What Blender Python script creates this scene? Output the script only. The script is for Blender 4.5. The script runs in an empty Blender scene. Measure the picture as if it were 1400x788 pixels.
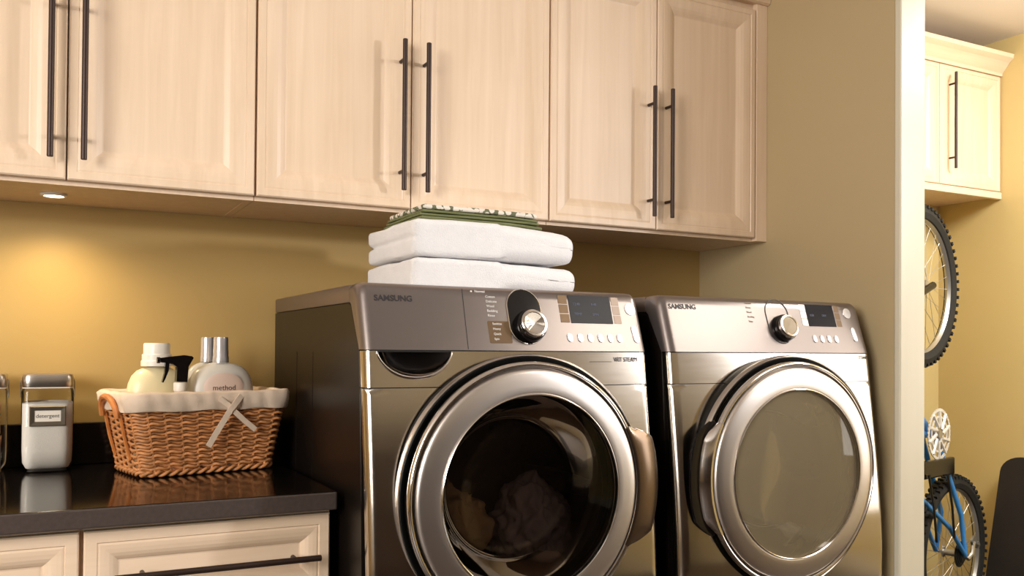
import bpy, bmesh, math, random
from mathutils import Vector, Matrix, noise

random.seed(7)
sc = bpy.context.scene
C = sc.collection
PI = math.pi


def lin(r, g, b):
    f = lambda c: (c / 255 / 12.92) if c / 255 <= 0.04045 else ((c / 255 + 0.055) / 1.055) ** 2.4
    return (f(r), f(g), f(b), 1.0)


# ------------------------------------------------------------------ camera
cam_d = bpy.data.cameras.new('camera')
cam = bpy.data.objects.new('camera', cam_d)
C.objects.link(cam)
sc.camera = cam
CAM = Vector((0.26, -2.509, 1.2097))
yaw, pit, rol = math.radians(27.7561), math.radians(0.7457), math.radians(0.4405)
fwd = Vector((math.sin(yaw) * math.cos(pit), math.cos(yaw) * math.cos(pit), math.sin(pit)))
rt = Vector((math.cos(yaw), -math.sin(yaw), 0))
up = rt.cross(fwd)
rt2 = rt * math.cos(rol) + up * math.sin(rol)
up2 = -rt * math.sin(rol) + up * math.cos(rol)
M = Matrix((rt2, up2, -fwd)).transposed().to_4x4()
M.translation = CAM
cam.matrix_world = M
cam_d.sensor_fit = 'HORIZONTAL'
cam_d.sensor_width = 36
cam_d.lens = 1225.1443 * 36 / 1400
cam_d.shift_x = -(704.2908 - 700) / 1400
cam_d.shift_y = (461.9718 - 394) / 1400
cam_d.clip_start = 0.05

# ------------------------------------------------------------------ world, lights, exposure
w = bpy.data.worlds.new('world')
sc.world = w
w.use_nodes = True
w.node_tree.nodes['Background'].inputs[0].default_value = (1.0, 0.95, 0.88, 1)
w.node_tree.nodes['Background'].inputs[1].default_value = 0.30
vs = sc.view_settings
vs.view_transform = 'Standard'
vs.look = 'None'
vs.gamma = 1
vs.use_curve_mapping = False
vs.exposure = 0.08


def area(name, loc, target, sx, sy, power, col=(1, 1, 1)):
    l = bpy.data.lights.new(name, 'AREA')
    l.shape = 'RECTANGLE'
    l.size, l.size_y = sx, sy
    l.energy = power
    l.color = col
    o = bpy.data.objects.new(name, l)
    C.objects.link(o)
    o.location = loc
    o.rotation_euler = (Vector(target) - Vector(loc)).to_track_quat('-Z', 'Y').to_euler()
    return o


def spot(name, loc, target, deg, blend, radius, power, col):
    l = bpy.data.lights.new(name, 'SPOT')
    l.energy = power
    l.color = col
    l.spot_size = math.radians(deg)
    l.spot_blend = blend
    l.shadow_soft_size = radius
    o = bpy.data.objects.new(name, l)
    C.objects.link(o)
    o.location = loc
    o.rotation_euler = (Vector(target) - Vector(loc)).to_track_quat('-Z', 'Y').to_euler()
    return o


area('window_daylight', (4.14, -1.75, 1.5), (1.0, -1.2, 1.3), 1.4, 1.6, 24, (1, 0.98, 0.96))
spot('window_sunlight', (4.05, -2.95, 1.95), (-0.45, -0.33, 1.85), 50, 0.75, 0.11, 235, (0.95, 0.97, 1.04))
area('left_fill', (-2.3, -2.9, 1.9), (1.2, -0.3, 1.4), 1.6, 1.5, 146, (1, 0.965, 0.91))  # added soft fill from the front left, not an actual window
area('ceiling_fill', (3.2, -2.5, 2.66), (3.2, -2.5, 0), 1.3, 0.8, 34, (1, 0.92, 0.8))  # added warm overhead fill, also brightens the control panels by reflection
area('alcove_fill', (3.45, -1.3, 2.5), (3.9, 0.0, 0.9), 0.5, 0.5, 40, (1, 0.97, 0.9))  # added fill to brighten the alcove walls, no fitting there


# ------------------------------------------------------------------ material helpers
def mat(name, col, rough=0.5, metal=0.0, spec=0.5, bump=0.0, bscale=200.0, vary=0.0, vscale=4.0, stretch=(1, 1, 1),
        aniso=0.0, coat=0.0, sheen=0.0, trans=0.0):
    m = bpy.data.materials.new(name)
    m.use_nodes = True
    nt = m.node_tree
    b = nt.nodes['Principled BSDF']
    b.inputs['Base Color'].default_value = col
    b.inputs['Roughness'].default_value = rough
    b.inputs['Metallic'].default_value = metal
    b.inputs['Specular IOR Level'].default_value = spec
    b.inputs['Anisotropic'].default_value = aniso
    b.inputs['Coat Weight'].default_value = coat
    b.inputs['Sheen Weight'].default_value = sheen
    if vary or bump:
        tc = nt.nodes.new('ShaderNodeTexCoord')
        mp = nt.nodes.new('ShaderNodeMapping')
        mp.inputs['Scale'].default_value = stretch
        nt.links.new(tc.outputs['Object'], mp.inputs['Vector'])
    if vary:
        n = nt.nodes.new('ShaderNodeTexNoise')
        n.inputs['Scale'].default_value = vscale
        n.inputs['Detail'].default_value = 6
        nt.links.new(mp.outputs[0], n.inputs['Vector'])
        r = nt.nodes.new('ShaderNodeValToRGB')
        r.color_ramp.elements[0].position = 0.3
        r.color_ramp.elements[1].position = 0.7
        r.color_ramp.elements[0].color = [c * (1 - vary) for c in col[:3]] + [1]
        r.color_ramp.elements[1].color = [min(1, c * (1 + vary)) for c in col[:3]] + [1]
        nt.links.new(n.outputs['Fac'], r.inputs['Fac'])
        nt.links.new(r.outputs['Color'], b.inputs['Base Color'])
    if bump:
        n2 = nt.nodes.new('ShaderNodeTexNoise')
        n2.inputs['Scale'].default_value = bscale
        n2.inputs['Detail'].default_value = 3
        nt.links.new(mp.outputs[0], n2.inputs['Vector'])
        bp = nt.nodes.new('ShaderNodeBump')
        bp.inputs['Strength'].default_value = bump
        bp.inputs['Distance'].default_value = 0.002
        nt.links.new(n2.outputs['Fac'], bp.inputs['Height'])
        nt.links.new(bp.outputs['Normal'], b.inputs['Normal'])
    return m


def wood(name, col, axis, rough=0.38):
    """maple: fine streaks along one axis plus broad soft clouds"""
    m = bpy.data.materials.new(name)
    m.use_nodes = True
    nt = m.node_tree
    b = nt.nodes['Principled BSDF']
    b.inputs['Roughness'].default_value = rough
    b.inputs['Specular IOR Level'].default_value = 0.4
    tc = nt.nodes.new('ShaderNodeTexCoord')
    mp = nt.nodes.new('ShaderNodeMapping')
    s = [34, 34, 34]
    s[axis] = 1.6
    mp.inputs['Scale'].default_value = s
    nt.links.new(tc.outputs['Object'], mp.inputs['Vector'])
    n = nt.nodes.new('ShaderNodeTexNoise')
    n.inputs['Scale'].default_value = 1.0
    n.inputs['Detail'].default_value = 7
    n.inputs['Roughness'].default_value = 0.6
    n.inputs['Distortion'].default_value = 0.6
    nt.links.new(mp.outputs[0], n.inputs['Vector'])
    n2 = nt.nodes.new('ShaderNodeTexNoise')
    n2.inputs['Scale'].default_value = 3.0
    nt.links.new(tc.outputs['Object'], n2.inputs['Vector'])
    mx = nt.nodes.new('ShaderNodeMath')
    mx.operation = 'MULTIPLY_ADD'
    mx.inputs[1].default_value = 0.65
    nt.links.new(n.outputs['Fac'], mx.inputs[0])
    m2 = nt.nodes.new('ShaderNodeMath')
    m2.operation = 'MULTIPLY'
    m2.inputs[1].default_value = 0.35
    nt.links.new(n2.outputs['Fac'], m2.inputs[0])
    nt.links.new(m2.outputs[0], mx.inputs[2])
    r = nt.nodes.new('ShaderNodeValToRGB')
    r.color_ramp.elements[0].position = 0.32
    r.color_ramp.elements[1].position = 0.66
    r.color_ramp.elements[0].color = (col[0] * 0.92, col[1] * 0.89, col[2] * 0.85, 1)
    r.color_ramp.elements[1].color = (min(1, col[0] * 1.06), min(1, col[1] * 1.07), min(1, col[2] * 1.09), 1)
    nt.links.new(mx.outputs[0], r.inputs['Fac'])
    nt.links.new(r.outputs['Color'], b.inputs['Base Color'])
    return m


def thin_glass(name, tint, ior=1.5, rough=0.0, milk=0.0, milk_col=(0.6, 0.55, 0.45, 1)):
    m = bpy.data.materials.new(name)
    m.use_nodes = True
    nt = m.node_tree
    nt.nodes.clear()
    out = nt.nodes.new('ShaderNodeOutputMaterial')
    tr = nt.nodes.new('ShaderNodeBsdfTransparent')
    tr.inputs[0].default_value = tint
    gl = nt.nodes.new('ShaderNodeBsdfGlossy')
    gl.inputs['Roughness'].default_value = rough
    fr = nt.nodes.new('ShaderNodeFresnel')
    fr.inputs[0].default_value = ior
    a = tr
    if milk:
        df = nt.nodes.new('ShaderNodeBsdfDiffuse')
        df.inputs[0].default_value = milk_col
        mm = nt.nodes.new('ShaderNodeMixShader')
        mm.inputs[0].default_value = milk
        nt.links.new(tr.outputs[0], mm.inputs[1])
        nt.links.new(df.outputs[0], mm.inputs[2])
        a = mm
    mx = nt.nodes.new('ShaderNodeMixShader')
    nt.links.new(fr.outputs[0], mx.inputs[0])
    nt.links.new(a.outputs[0], mx.inputs[1])
    nt.links.new(gl.outputs[0], mx.inputs[2])
    nt.links.new(mx.outputs[0], out.inputs[0])
    return m


def emit(name, col, s):
    m = bpy.data.materials.new(name)
    m.use_nodes = True
    b = m.node_tree.nodes['Principled BSDF']
    b.inputs['Base Color'].default_value = col
    b.inputs['Emission Color'].default_value = col
    b.inputs['Emission Strength'].default_value = s
    return m


def brushed(name, col, rough, axis=0):
    """brushed metal: streaks along one axis change the roughness a little"""
    m = bpy.data.materials.new(name)
    m.use_nodes = True
    nt = m.node_tree
    b = nt.nodes['Principled BSDF']
    b.inputs['Base Color'].default_value = col
    b.inputs['Metallic'].default_value = 1.0
    tc = nt.nodes.new('ShaderNodeTexCoord')
    mp = nt.nodes.new('ShaderNodeMapping')
    s = [260, 260, 260]
    s[axis] = 3
    mp.inputs['Scale'].default_value = s
    nt.links.new(tc.outputs['Object'], mp.inputs['Vector'])
    n = nt.nodes.new('ShaderNodeTexNoise')
    n.inputs['Scale'].default_value = 1.0
    n.inputs['Detail'].default_value = 2
    nt.links.new(mp.outputs[0], n.inputs['Vector'])
    mr = nt.nodes.new('ShaderNodeMapRange')
    mr.inputs['To Min'].default_value = rough - 0.015
    mr.inputs['To Max'].default_value = rough + 0.02
    nt.links.new(n.outputs['Fac'], mr.inputs['Value'])
    nt.links.new(mr.outputs[0], b.inputs['Roughness'])
    return m


MAPLE = wood('maple_vertical', lin(230, 205, 178), 2)
MAPLE_H = wood('maple_horizontal', lin(230, 205, 178), 0)
BRONZE = mat('oil_rubbed_bronze', lin(62, 48, 42), 0.42, 0.6)
WALL = mat('olive_tan_paint', lin(180, 150, 94), 0.42, spec=0.35, bump=0.05, bscale=350, vary=0.02, vscale=2)
WALL_Y = mat('yellow_paint', lin(206, 184, 128), 0.5, spec=0.3, bump=0.05, bscale=350, vary=0.02, vscale=2)
PART_M = mat('tan_paint', lin(186, 166, 128), 0.45, spec=0.35, bump=0.05, bscale=350, vary=0.015, vscale=2)
CREAM = mat('cream_trim_paint', lin(214, 206, 186), 0.35, vary=0.015, vscale=5, stretch=(8, 8, 0.4))
CEIL = mat('ceiling_paint', lin(236, 230, 226), 0.8, vary=0.01)
WALNUT = wood('walnut_reflection_panel', lin(58, 42, 32), 2, 0.45)  # for the unseen panel that darkens the steel's reflections
FLOOR = wood('brown_floor_boards', lin(56, 43, 34), 1, 0.4)
STONE = mat('black_granite', lin(17, 13, 12), 0.1, spec=0.5, vary=0.35, vscale=160)
STONE_E = mat('black_granite_pale_edge', lin(72, 62, 58), 0.35, spec=0.5, vary=0.15, vscale=120)  # paler, rougher stone for the slab's front face
STEEL = brushed('champagne_steel', lin(204, 196, 186), 0.16, 0)
PANEL = mat('silver_panel_paint', lin(134, 125, 122), 0.3, 0.8, vary=0.01, vscale=30)
COVER = mat('bronze_grey_cover', lin(120, 106, 96), 0.35, 0.6, vary=0.01)
CASE = mat('dark_casing_enamel', lin(20, 15, 12), 0.3, 0.0, 0.2, vary=0.03, vscale=3)
HANDLE = mat('bronze_steel_grip', lin(124, 106, 90), 0.22, 0.95, vary=0.02)
CHROME = mat('chrome', lin(225, 220, 216), 0.12, 1.0, vary=0.01)
RING = mat('satin_aluminium', lin(222, 214, 208), 0.34, 1.0, vary=0.02, vscale=6)
BLACK = mat('black_rubber', lin(10, 9, 9), 0.5, vary=0.05)
GLOSSBLK = mat('black_gloss_plastic', lin(16, 13, 14), 0.12, vary=0.05)
DRUM_D = mat('dark_steel_drum', lin(104, 94, 90), 0.4, 0.6, vary=0.08)
DRUM_L = mat('pale_drum_enamel', lin(178, 160, 126), 0.5, 0.0, vary=0.03)
GOLD = mat('dark_gold_panel', lin(104, 82, 58), 0.4, 0.5, vary=0.05)
WHITEINK = mat('white_ink', lin(228, 224, 220), 0.6, vary=0.01)
DARKINK = mat('dark_ink', lin(46, 42, 44), 0.5, vary=0.01)
SCREEN = mat('dark_screen', lin(12, 11, 22), 0.22, 0.0, 0.12, vary=0.1)
GLASS_W = thin_glass('smoked_door_glass', (0.95, 0.92, 0.90, 1), 1.45)
GLASS_D = thin_glass('dryer_door_glass', (0.9, 0.88, 0.84, 1), 1.5, 0.03, 0.5, lin(160, 145, 118))
GLASS_B = thin_glass('inner_bowl_glass', (0.95, 0.95, 0.95, 1), 1.5, 0.02)
GLASS_J = thin_glass('jar_glass', (0.95, 0.96, 0.95, 1), 1.35)
TERRY = mat('white_terry', lin(234, 232, 233), 0.95, spec=0.1, bump=0.9, bscale=420, sheen=0.3, vary=0.02, vscale=40)
GREEN = mat('sage_green_cloth', lin(116, 120, 84), 0.9, spec=0.1, bump=0.4, bscale=500, vary=0.25, vscale=60, stretch=(0.3, 3, 8))
POWDER = mat('white_powder', lin(236, 228, 220), 0.9, spec=0.1, bump=0.5, bscale=500, vary=0.02)
WICKER = mat('honey_wicker', lin(196, 134, 84), 0.5, spec=0.4, vary=0.3, vscale=45)
WICKER_O = mat('orange_wicker', lin(196, 122, 62), 0.45, vary=0.2, vscale=40)
LINEN = mat('cream_linen', lin(228, 206, 184), 0.9, spec=0.1, bump=0.5, bscale=600, vary=0.04, vscale=30)
PLAST_G = mat('grey_white_plastic', lin(206, 200, 190), 0.28, vary=0.02)
PLAST_C = mat('cream_plastic', lin(232, 218, 176), 0.35, vary=0.02)
PLAST_W = mat('white_plastic', lin(232, 226, 216), 0.35, vary=0.02)
SILVER = mat('silver_cap', lin(214, 212, 216), 0.25, 0.7, vary=0.01)
PINKLBL = mat('pale_pink_label', lin(214, 190, 176), 0.45, vary=0.02)
BRUSHLID = brushed('brushed_lid', lin(190, 182, 174), 0.3, 0)
PEWTER = mat('pewter', lin(120, 112, 100), 0.35, 0.8, vary=0.05)
PIN = wood('clothespin_wood', lin(190, 140, 90), 2, 0.6)
TYRE = mat('tyre_rubber', lin(24, 23, 22), 0.75, vary=0.1)
ALLOY = mat('bike_alloy', lin(190, 188, 184), 0.3, 0.85, vary=0.02)
RINGW = mat('pale_anodised_alloy', lin(224, 220, 214), 0.4, 0.3, vary=0.02)
BLUE = mat('blue_bike_paint', lin(58, 128, 196), 0.3, vary=0.03)
GRIP = mat('black_grip_tape', lin(40, 33, 28), 0.9, bump=0.5, bscale=500, vary=0.15, vscale=6)
CLOTH1 = mat('brown_garment', lin(168, 140, 112), 0.9, vary=0.1)
CLOTH2 = mat('mauve_grey_garment', lin(158, 142, 148), 0.9, vary=0.1)
CLOTH3 = mat('dark_garment', lin(96, 82, 74), 0.9, vary=0.1)
LENS = emit('lamp_lens', (1, 0.86, 0.62, 1), 9)


# patterned cloth: cream leaves on sage
def pattern_mat():
    m = bpy.data.materials.new('leaf_print_cloth')
    m.use_nodes = True
    nt = m.node_tree
    b = nt.nodes['Principled BSDF']
    b.inputs['Roughness'].default_value = 0.9
    tc = nt.nodes.new('ShaderNodeTexCoord')
    v = nt.nodes.new('ShaderNodeTexVoronoi')
    v.inputs['Scale'].default_value = 75
    nt.links.new(tc.outputs['Object'], v.inputs['Vector'])
    r = nt.nodes.new('ShaderNodeValToRGB')
    r.color_ramp.interpolation = 'CONSTANT'
    r.color_ramp.elements[0].color = lin(226, 218, 206)
    r.color_ramp.elements[1].position = 0.6
    r.color_ramp.elements[1].color = lin(104, 108, 82)
    nt.links.new(v.outputs['Distance'], r.inputs['Fac'])
    nt.links.new(r.outputs[0], b.inputs['Base Color'])
    return m


LEAF = pattern_mat()


# ------------------------------------------------------------------ object helpers
def thing(name, label, cat, loc=(0, 0, 0), group=None, rotz=0.0):
    o = bpy.data.objects.new(name, None)
    o.empty_display_size = 0.05
    C.objects.link(o)
    o.location = loc
    o.rotation_euler = (0, 0, rotz)
    o['label'] = label
    o['category'] = cat
    if group:
        o['group'] = group
    return o


def obj(name, bm, m, parent=None, smooth=False, world=True, label=None, angle=40):
    """bm in world coordinates (world=True) or in the parent's frame"""
    bmesh.ops.recalc_face_normals(bm, faces=bm.faces)
    if smooth:
        for f in bm.faces:
            f.smooth = True
        for e in bm.edges:
            if len(e.link_faces) == 2 and e.calc_face_angle(0) > math.radians(angle):
                e.smooth = False
    me = bpy.data.meshes.new(name)
    bm.to_mesh(me)
    bm.free()
    me.materials.append(m)
    o = bpy.data.objects.new(name, me)
    C.objects.link(o)
    if parent:
        root = parent
        while root.parent:
            root = root.parent
        if world:
            inv = (Matrix.Translation(root.location) @ root.rotation_euler.to_matrix().to_4x4()).inverted()
            me.transform(inv)
        o.parent = parent
    if label:
        o['label'] = label
    return o


def tag(o, label, cat, group=None):
    o['label'] = label
    o['category'] = cat
    if group:
        o['group'] = group
    return o


def recentre(o, loc):
    loc = Vector(loc)
    o.data.transform(Matrix.Translation(-loc))
    o.location = loc
    return o


def struct(name, bm, m):
    o = obj(name, bm, m)
    o['kind'] = 'structure'
    return o


def box(bm, x0, x1, y0, y1, z0, z1, bev=0.0, seg=2, mtx=None):
    r = bmesh.ops.create_cube(bm, size=1)
    vs_ = r['verts']
    for v in vs_:
        v.co = Vector(((x0 + x1) / 2 + v.co.x * (x1 - x0), (y0 + y1) / 2 + v.co.y * (y1 - y0), (z0 + z1) / 2 + v.co.z * (z1 - z0)))
    if bev:
        es = list({e for v in vs_ for e in v.link_edges})
        rr = bmesh.ops.bevel(bm, geom=es, offset=bev, segments=seg, affect='EDGES', profile=0.5)
        vs_ = list({v for f in rr['faces'] for v in f.verts} | {v for v in vs_ if v.is_valid})
    if mtx is not None:
        allv = set()
        for v in vs_:
            if v.is_valid:
                allv.add(v)
        bmesh.ops.transform(bm, matrix=mtx, verts=list(allv))
    return vs_


def newbox(*a, **k):
    bm = bmesh.new()
    box(bm, *a, **k)
    return bm


def tube(bm, pts, r, n=8, closed=False, cap=True, flat=1.0):
    """sweep a circle along points; r number or list; flat squashes along the frame's second axis"""
    pts = [Vector(p) for p in pts]
    N = len(pts)
    rs = r if isinstance(r, (list, tuple)) else [r] * N
    rings = []
    ref = None
    for i in range(N):
        if closed:
            d = pts[(i + 1) % N] - pts[i - 1]
        else:
            d = pts[min(i + 1, N - 1)] - pts[max(i - 1, 0)]
        d.normalize()
        if ref is None:
            ref = Vector((0, 0, 1)) if abs(d.z) < 0.9 else Vector((1, 0, 0))
        a = (ref - d * ref.dot(d))
        if a.length < 1e-6:
            a = d.orthogonal()
        a.normalize()
        ref = a if not closed else ref
        b = d.cross(a)
        rings.append([bm.verts.new(pts[i] + a * math.cos(t) * rs[i] + b * math.sin(t) * rs[i] * flat)
                      for t in [2 * PI * k / n for k in range(n)]])
    M_ = N if closed else N - 1
    for i in range(M_):
        A, B = rings[i], rings[(i + 1) % N]
        for k in range(n):
            bm.faces.new((A[k], A[(k + 1) % n], B[(k + 1) % n], B[k]))
    if cap and not closed:
        bm.faces.new(rings[0])
        bm.faces.new(list(reversed(rings[-1])))


def lathe(bm, prof, n=48, mtx=Matrix(), a0=0.0, a1=2 * PI, cap0=False, cap1=False, sq=None):
    """prof [(r, h)] about local z; sq: exponent for a rounded-square section"""
    full = abs(a1 - a0 - 2 * PI) < 1e-6
    cnt = n if full else n + 1
    rings = []
    for r, h in prof:
        ring = []
        for k in range(cnt):
            t = a0 + (a1 - a0) * k / n
            c, s = math.cos(t), math.sin(t)
            q = 1.0
            if sq:
                q = 1.0 / (abs(c) ** sq + abs(s) ** sq) ** (1.0 / sq)
            ring.append(bm.verts.new(mtx @ Vector((r * q * c, r * q * s, h))))
        rings.append(ring)
    for i in range(len(rings) - 1):
        A, B = rings[i], rings[i + 1]
        for k in range(cnt if full else cnt - 1):
            bm.faces.new((A[k], A[(k + 1) % cnt], B[(k + 1) % cnt], B[k]))
    if cap0:
        bm.faces.new(rings[0])
    if cap1:
        bm.faces.new(rings[-1])
    return rings


def prism(bm, poly, axis, a, b):
    """poly 2D in the two other axes (order y,z / x,z / x,y), extruded along axis"""
    def P(p, t):
        if axis == 0:
            return Vector((t, p[0], p[1]))
        if axis == 1:
            return Vector((p[0], t, p[1]))
        return Vector((p[0], p[1], t))
    A = [bm.verts.new(P(p, a)) for p in poly]
    B = [bm.verts.new(P(p, b)) for p in poly]
    n = len(poly)
    for k in range(n):
        bm.faces.new((A[k], A[(k + 1) % n], B[(k + 1) % n], B[k]))
    bm.faces.new(A)
    bm.faces.new(B)


def text_bm(body, size, depth=0.0003, align='LEFT', xs=1.0, shear=0.0, bold=0.0):
    cu = bpy.data.curves.new('lettering', 'FONT')
    cu.body = body
    cu.size = size
    cu.align_x = align
    cu.align_y = 'CENTER'
    cu.extrude = depth
    cu.shear = shear
    cu.offset = bold
    cu.resolution_u = 3
    to = bpy.data.objects.new('lettering', cu)
    C.objects.link(to)
    bpy.context.view_layer.update()
    dg = bpy.context.evaluated_depsgraph_get()
    me = bpy.data.meshes.new_from_object(to.evaluated_get(dg))
    bm = bmesh.new()
    bm.from_mesh(me)
    bpy.data.objects.remove(to)
    bpy.data.curves.remove(cu)
    bpy.data.meshes.remove(me)
    for v in bm.verts:
        v.co.x *= xs
    return bm


# ================================================================== the setting
XP0, XP1 = 2.318, 2.416          # partition faces
YP = -0.844                      # partition front
XR = 4.2                         # right wall of the alcove
YB2 = 0.455                      # back wall of the alcove
ZC = 2.672                       # ceiling

struct('floor', newbox(-2.6, XR + 0.1, -5.1, 0.6, -0.05, 0), FLOOR)
struct('ceiling', newbox(-2.6, XR + 0.1, -5.1, 0.6, ZC, ZC + 0.05), CEIL)
struct('wall_back', newbox(-2.6, XP0, 0.0, 0.1, 0, ZC), WALL)
struct('wall_partition', newbox(XP0, XP1, YP + 0.02, YB2 + 0.1, 0, ZC), PART_M)
bm = newbox(XP0 - 0.001, XP1 + 0.001, YP, YP + 0.0205, 0, ZC, bev=0.004)
struct('trim_1', bm, CREAM)
struct('wall_alcove', newbox(XP1, XR, YB2, YB2 + 0.1, 0, ZC), WALL_Y)
struct('wall_right', newbox(XR, XR + 0.1, -5.1, YB2 + 0.1, 0, ZC), WALL_Y)
struct('wall_left', newbox(-2.7, -2.6, -5.1, 0.1, 0, ZC), WALL)
struct('wall_front', newbox(-2.6, XR, -5.1, -5.0, 0, ZC), CREAM)
struct('reflection_panel', newbox(-2.6, XR, -5.0, -4.97, 0, 1.75, bev=0.004), WALNUT)  # unseen dark panel added so the lower steel fronts reflect dark
struct('baseboard_right', newbox(XR - 0.015, XR, -4.9, YB2, 0, 0.09, bev=0.004), CREAM)
struct('baseboard_alcove', newbox(XP1, XR - 0.015, YB2 - 0.015, YB2, 0, 0.09, bev=0.004), CREAM)


# ================================================================== cabinets
def rect_loops(bm, x0, x1, z0, z1, loops, close=True):
    """concentric rectangles: (inset, y)"""
    prev = None
    for ins, y in loops:
        c = [bm.verts.new((x0 + ins, y, z0 + ins)), bm.verts.new((x1 - ins, y, z0 + ins)),
             bm.verts.new((x1 - ins, y, z1 - ins)), bm.verts.new((x0 + ins, y, z1 - ins))]
        if prev:
            for k in range(4):
                bm.faces.new((prev[k], prev[(k + 1) % 4], c[(k + 1) % 4], c[k]))
        else:
            bm.faces.new(c)
        prev = c
    if close:
        bm.faces.new(prev)
    return prev


def door_leaf(parent, x0, x1, z0, z1, yf, hx=None, hz=None, horiz=False, hlen=0.386, name='door'):
    """overlay leaf with a sloped moulding and a recessed panel; yf = front plane"""
    wv = MAPLE_H if horiz else MAPLE
    a = 0.018 if not horiz else 0.022
    b = 0.072 if not horiz else 0.062
    d = 0.0152
    bm = bmesh.new()
    rect_loops(bm, x0, x1, z0, z1, [(0, yf + 0.02), (0, yf + 0.003), (0.003, yf), (a, yf), (a + 0.002, yf + 0.0022),
                                    (a + 0.006, yf + 0.0012),
                                    (a + (b - a) * 0.35, yf + 0.002), (a + (b - a) * 0.55, yf + 0.0038), (a + (b - a) * 0.72, yf + 0.0070),
                                    (a + (b - a) * 0.86, yf + 0.0113), (b - 0.003, yf + 0.0143), (b, yf + d)], close=False)
    leaf = obj(name, bm, wv, parent)
    bm = bmesh.new()
    box(bm, x0 + b - 0.006, x1 - b + 0.006, yf + d, yf + d + 0.004, z0 + b - 0.006, z1 - b + 0.006)
    obj('panel', bm, wv, leaf)
    if hx is not None:
        bm = bmesh.new()
        yb = yf - 0.034
        L = hlen / 2
        ax = Vector((1, 0, 0)) if horiz else Vector((0, 0, 1))
        c = Vector((hx, yb, hz))
        tube(bm, [c - ax * L, c - ax * (L - 0.001), c + ax * (L - 0.001), c + ax * L], [0.0054, 0.0064, 0.0064, 0.0054], 14)
        for s in (-1, 1):
            p = c + ax * s * (L - 0.05)
            tube(bm, [p, p + Vector((0, 0.0335, 0))], 0.0046, 10)
        obj('handle', bm, BRONZE, leaf, smooth=True, label='dark bronze bar pull')
    return leaf


YC = -0.314
ZB, ZT = 1.562, 2.335
YF = YC - 0.02


def upper_cabinet(x0, x1, xm, label, h, xr=None, face=(0, 0)):
    t = thing('upper_cabinet', label, 'cabinet', ((x0 + x1) / 2, -0.16, ZB), 'maple wall cabinets above the washer and dryer')
    xe = xr or x1
    bm = bmesh.new()
    # carcass open below the recessed bottom panel: four sides with a set-up floor
    box(bm, x0 + 0.0008, x0 + 0.018, YC, -0.0015, ZB, ZT)
    box(bm, x1 - 0.018, x1 - 0.0008, YC, -0.0015, ZB, ZT)
    box(bm, x0 + 0.018, x1 - 0.018, YC, -0.0015, ZT - 0.018, ZT)
    box(bm, x0 + 0.018, x1 - 0.018, YC, YC + 0.018, ZB, ZT - 0.018)
    box(bm, x0 + 0.018, x1 - 0.018, YC + 0.018, -0.0015, ZB + 0.001, ZB + 0.016)
    obj('body', bm, MAPLE, t)
    if xr:
        obj('filler_strip', newbox(xr + 0.0008, x1 - 0.001, YF, YC - 0.0004, ZB, ZT, bev=0.0015), MAPLE, t)
    g = 0.0018
    z0, z1 = ZB + 0.010, ZT - 0.030
    door_leaf(t, x0 + 0.003 + face[0], xm - g, z0, z1, YF, xm - 0.0325, h)
    door_leaf(t, xm + g, xe - 0.003, z0, z1, YF, xm + 0.0325, h)
    return t


S1 = 0.7027
WC = 0.8079
HZ = 1.805
upper_cabinet(S1 - WC, S1, 0.2995, 'maple wall cabinet at the left, above the jars, partly cut off', HZ)
upper_cabinet(S1, S1 + WC, 1.0975, 'middle maple wall cabinet, right above the folded towels', HZ)
upper_cabinet(S1 + WC, S1 + 2 * WC, 1.8805, 'maple wall cabinet at the right, above the dryer against the tan wall', HZ - 0.007, xr=2.272)

# crown moulding along the top of the three cabinets
bm = bmesh.new()
cy = YF
prism(bm, [(cy + 0.02, 2.3), (cy - 0.006, 2.312), (cy - 0.014, 2.316), (cy - 0.016, 2.33), (cy - 0.03, 2.345), (cy - 0.048, 2.352),
           (cy - 0.05, 2.39), (cy + 0.02, 2.39)], 0, S1 - WC, XP0 - 0.002)
bmesh.ops.translate(bm, verts=bm.verts, vec=(0, -0.0005, 0.012))
for v in bm.verts:
    if v.co.y > cy + 0.01:
        v.co.y = YC + 0.05
        v.co.z = max(v.co.z, ZT + 0.0005)
struct('trim_2', bm, MAPLE_H)

# recessed puck light under the left cabinet
t = thing('puck_light', 'small round warm lamp glowing under the left wall cabinet', 'lamp', (0.277, -0.168, ZB))
bm = bmesh.new()
Mx = Matrix.Translation((0.277, -0.168, ZB))
lathe(bm, [(0.021, 0.0005), (0.029, 0.0005), (0.029, -0.003), (0.027, -0.005), (0.022, -0.005), (0.021, 0.0005)], 32, Mx)
obj('ring', bm, PLAST_W, t, smooth=True)
bm = bmesh.new()
lathe(bm, [(0.0005, -0.0042), (0.012, -0.004), (0.0212, -0.0025)], 32, Mx, cap0=True)
obj('lens', bm, LENS, t, smooth=True)
pl = bpy.data.lights.new('puck_lamp', 'SPOT')
pl.energy = 9
pl.color = (1, 0.80, 0.48)
pl.spot_size = math.radians(150)
pl.spot_blend = 1
pl.shadow_soft_size = 0.02
po = bpy.data.objects.new('puck_lamp', pl)
C.objects.link(po)
po.parent = t
po.location = (0, 0, -0.012)


# base cabinets ------------------------------------------------------
def base_cabinet(x0, x1, label, dx0, dx1, bar):
    t = thing('base_cabinet', label, 'cabinet', ((x0 + x1) / 2, -0.32, 0), 'maple base cabinets under the black countertop')
    bm = bmesh.new()
    box(bm, x0, x1, -0.65, -0.003, 0.09, 0.8752)
    obj('body', bm, MAPLE_H, t)
    obj('toe_kick', newbox(x0, x1, -0.59, -0.05, 0, 0.0895), BRONZE, t)
    for z0, z1 in ((0.697, 0.8655), (0.4, 0.693), (0.1, 0.396)):
        door_leaf(t, dx0, dx1, z0, z1, -0.67, bar[0], (z0 + z1) / 2, True, bar[1], 'drawer')
    return t


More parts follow.
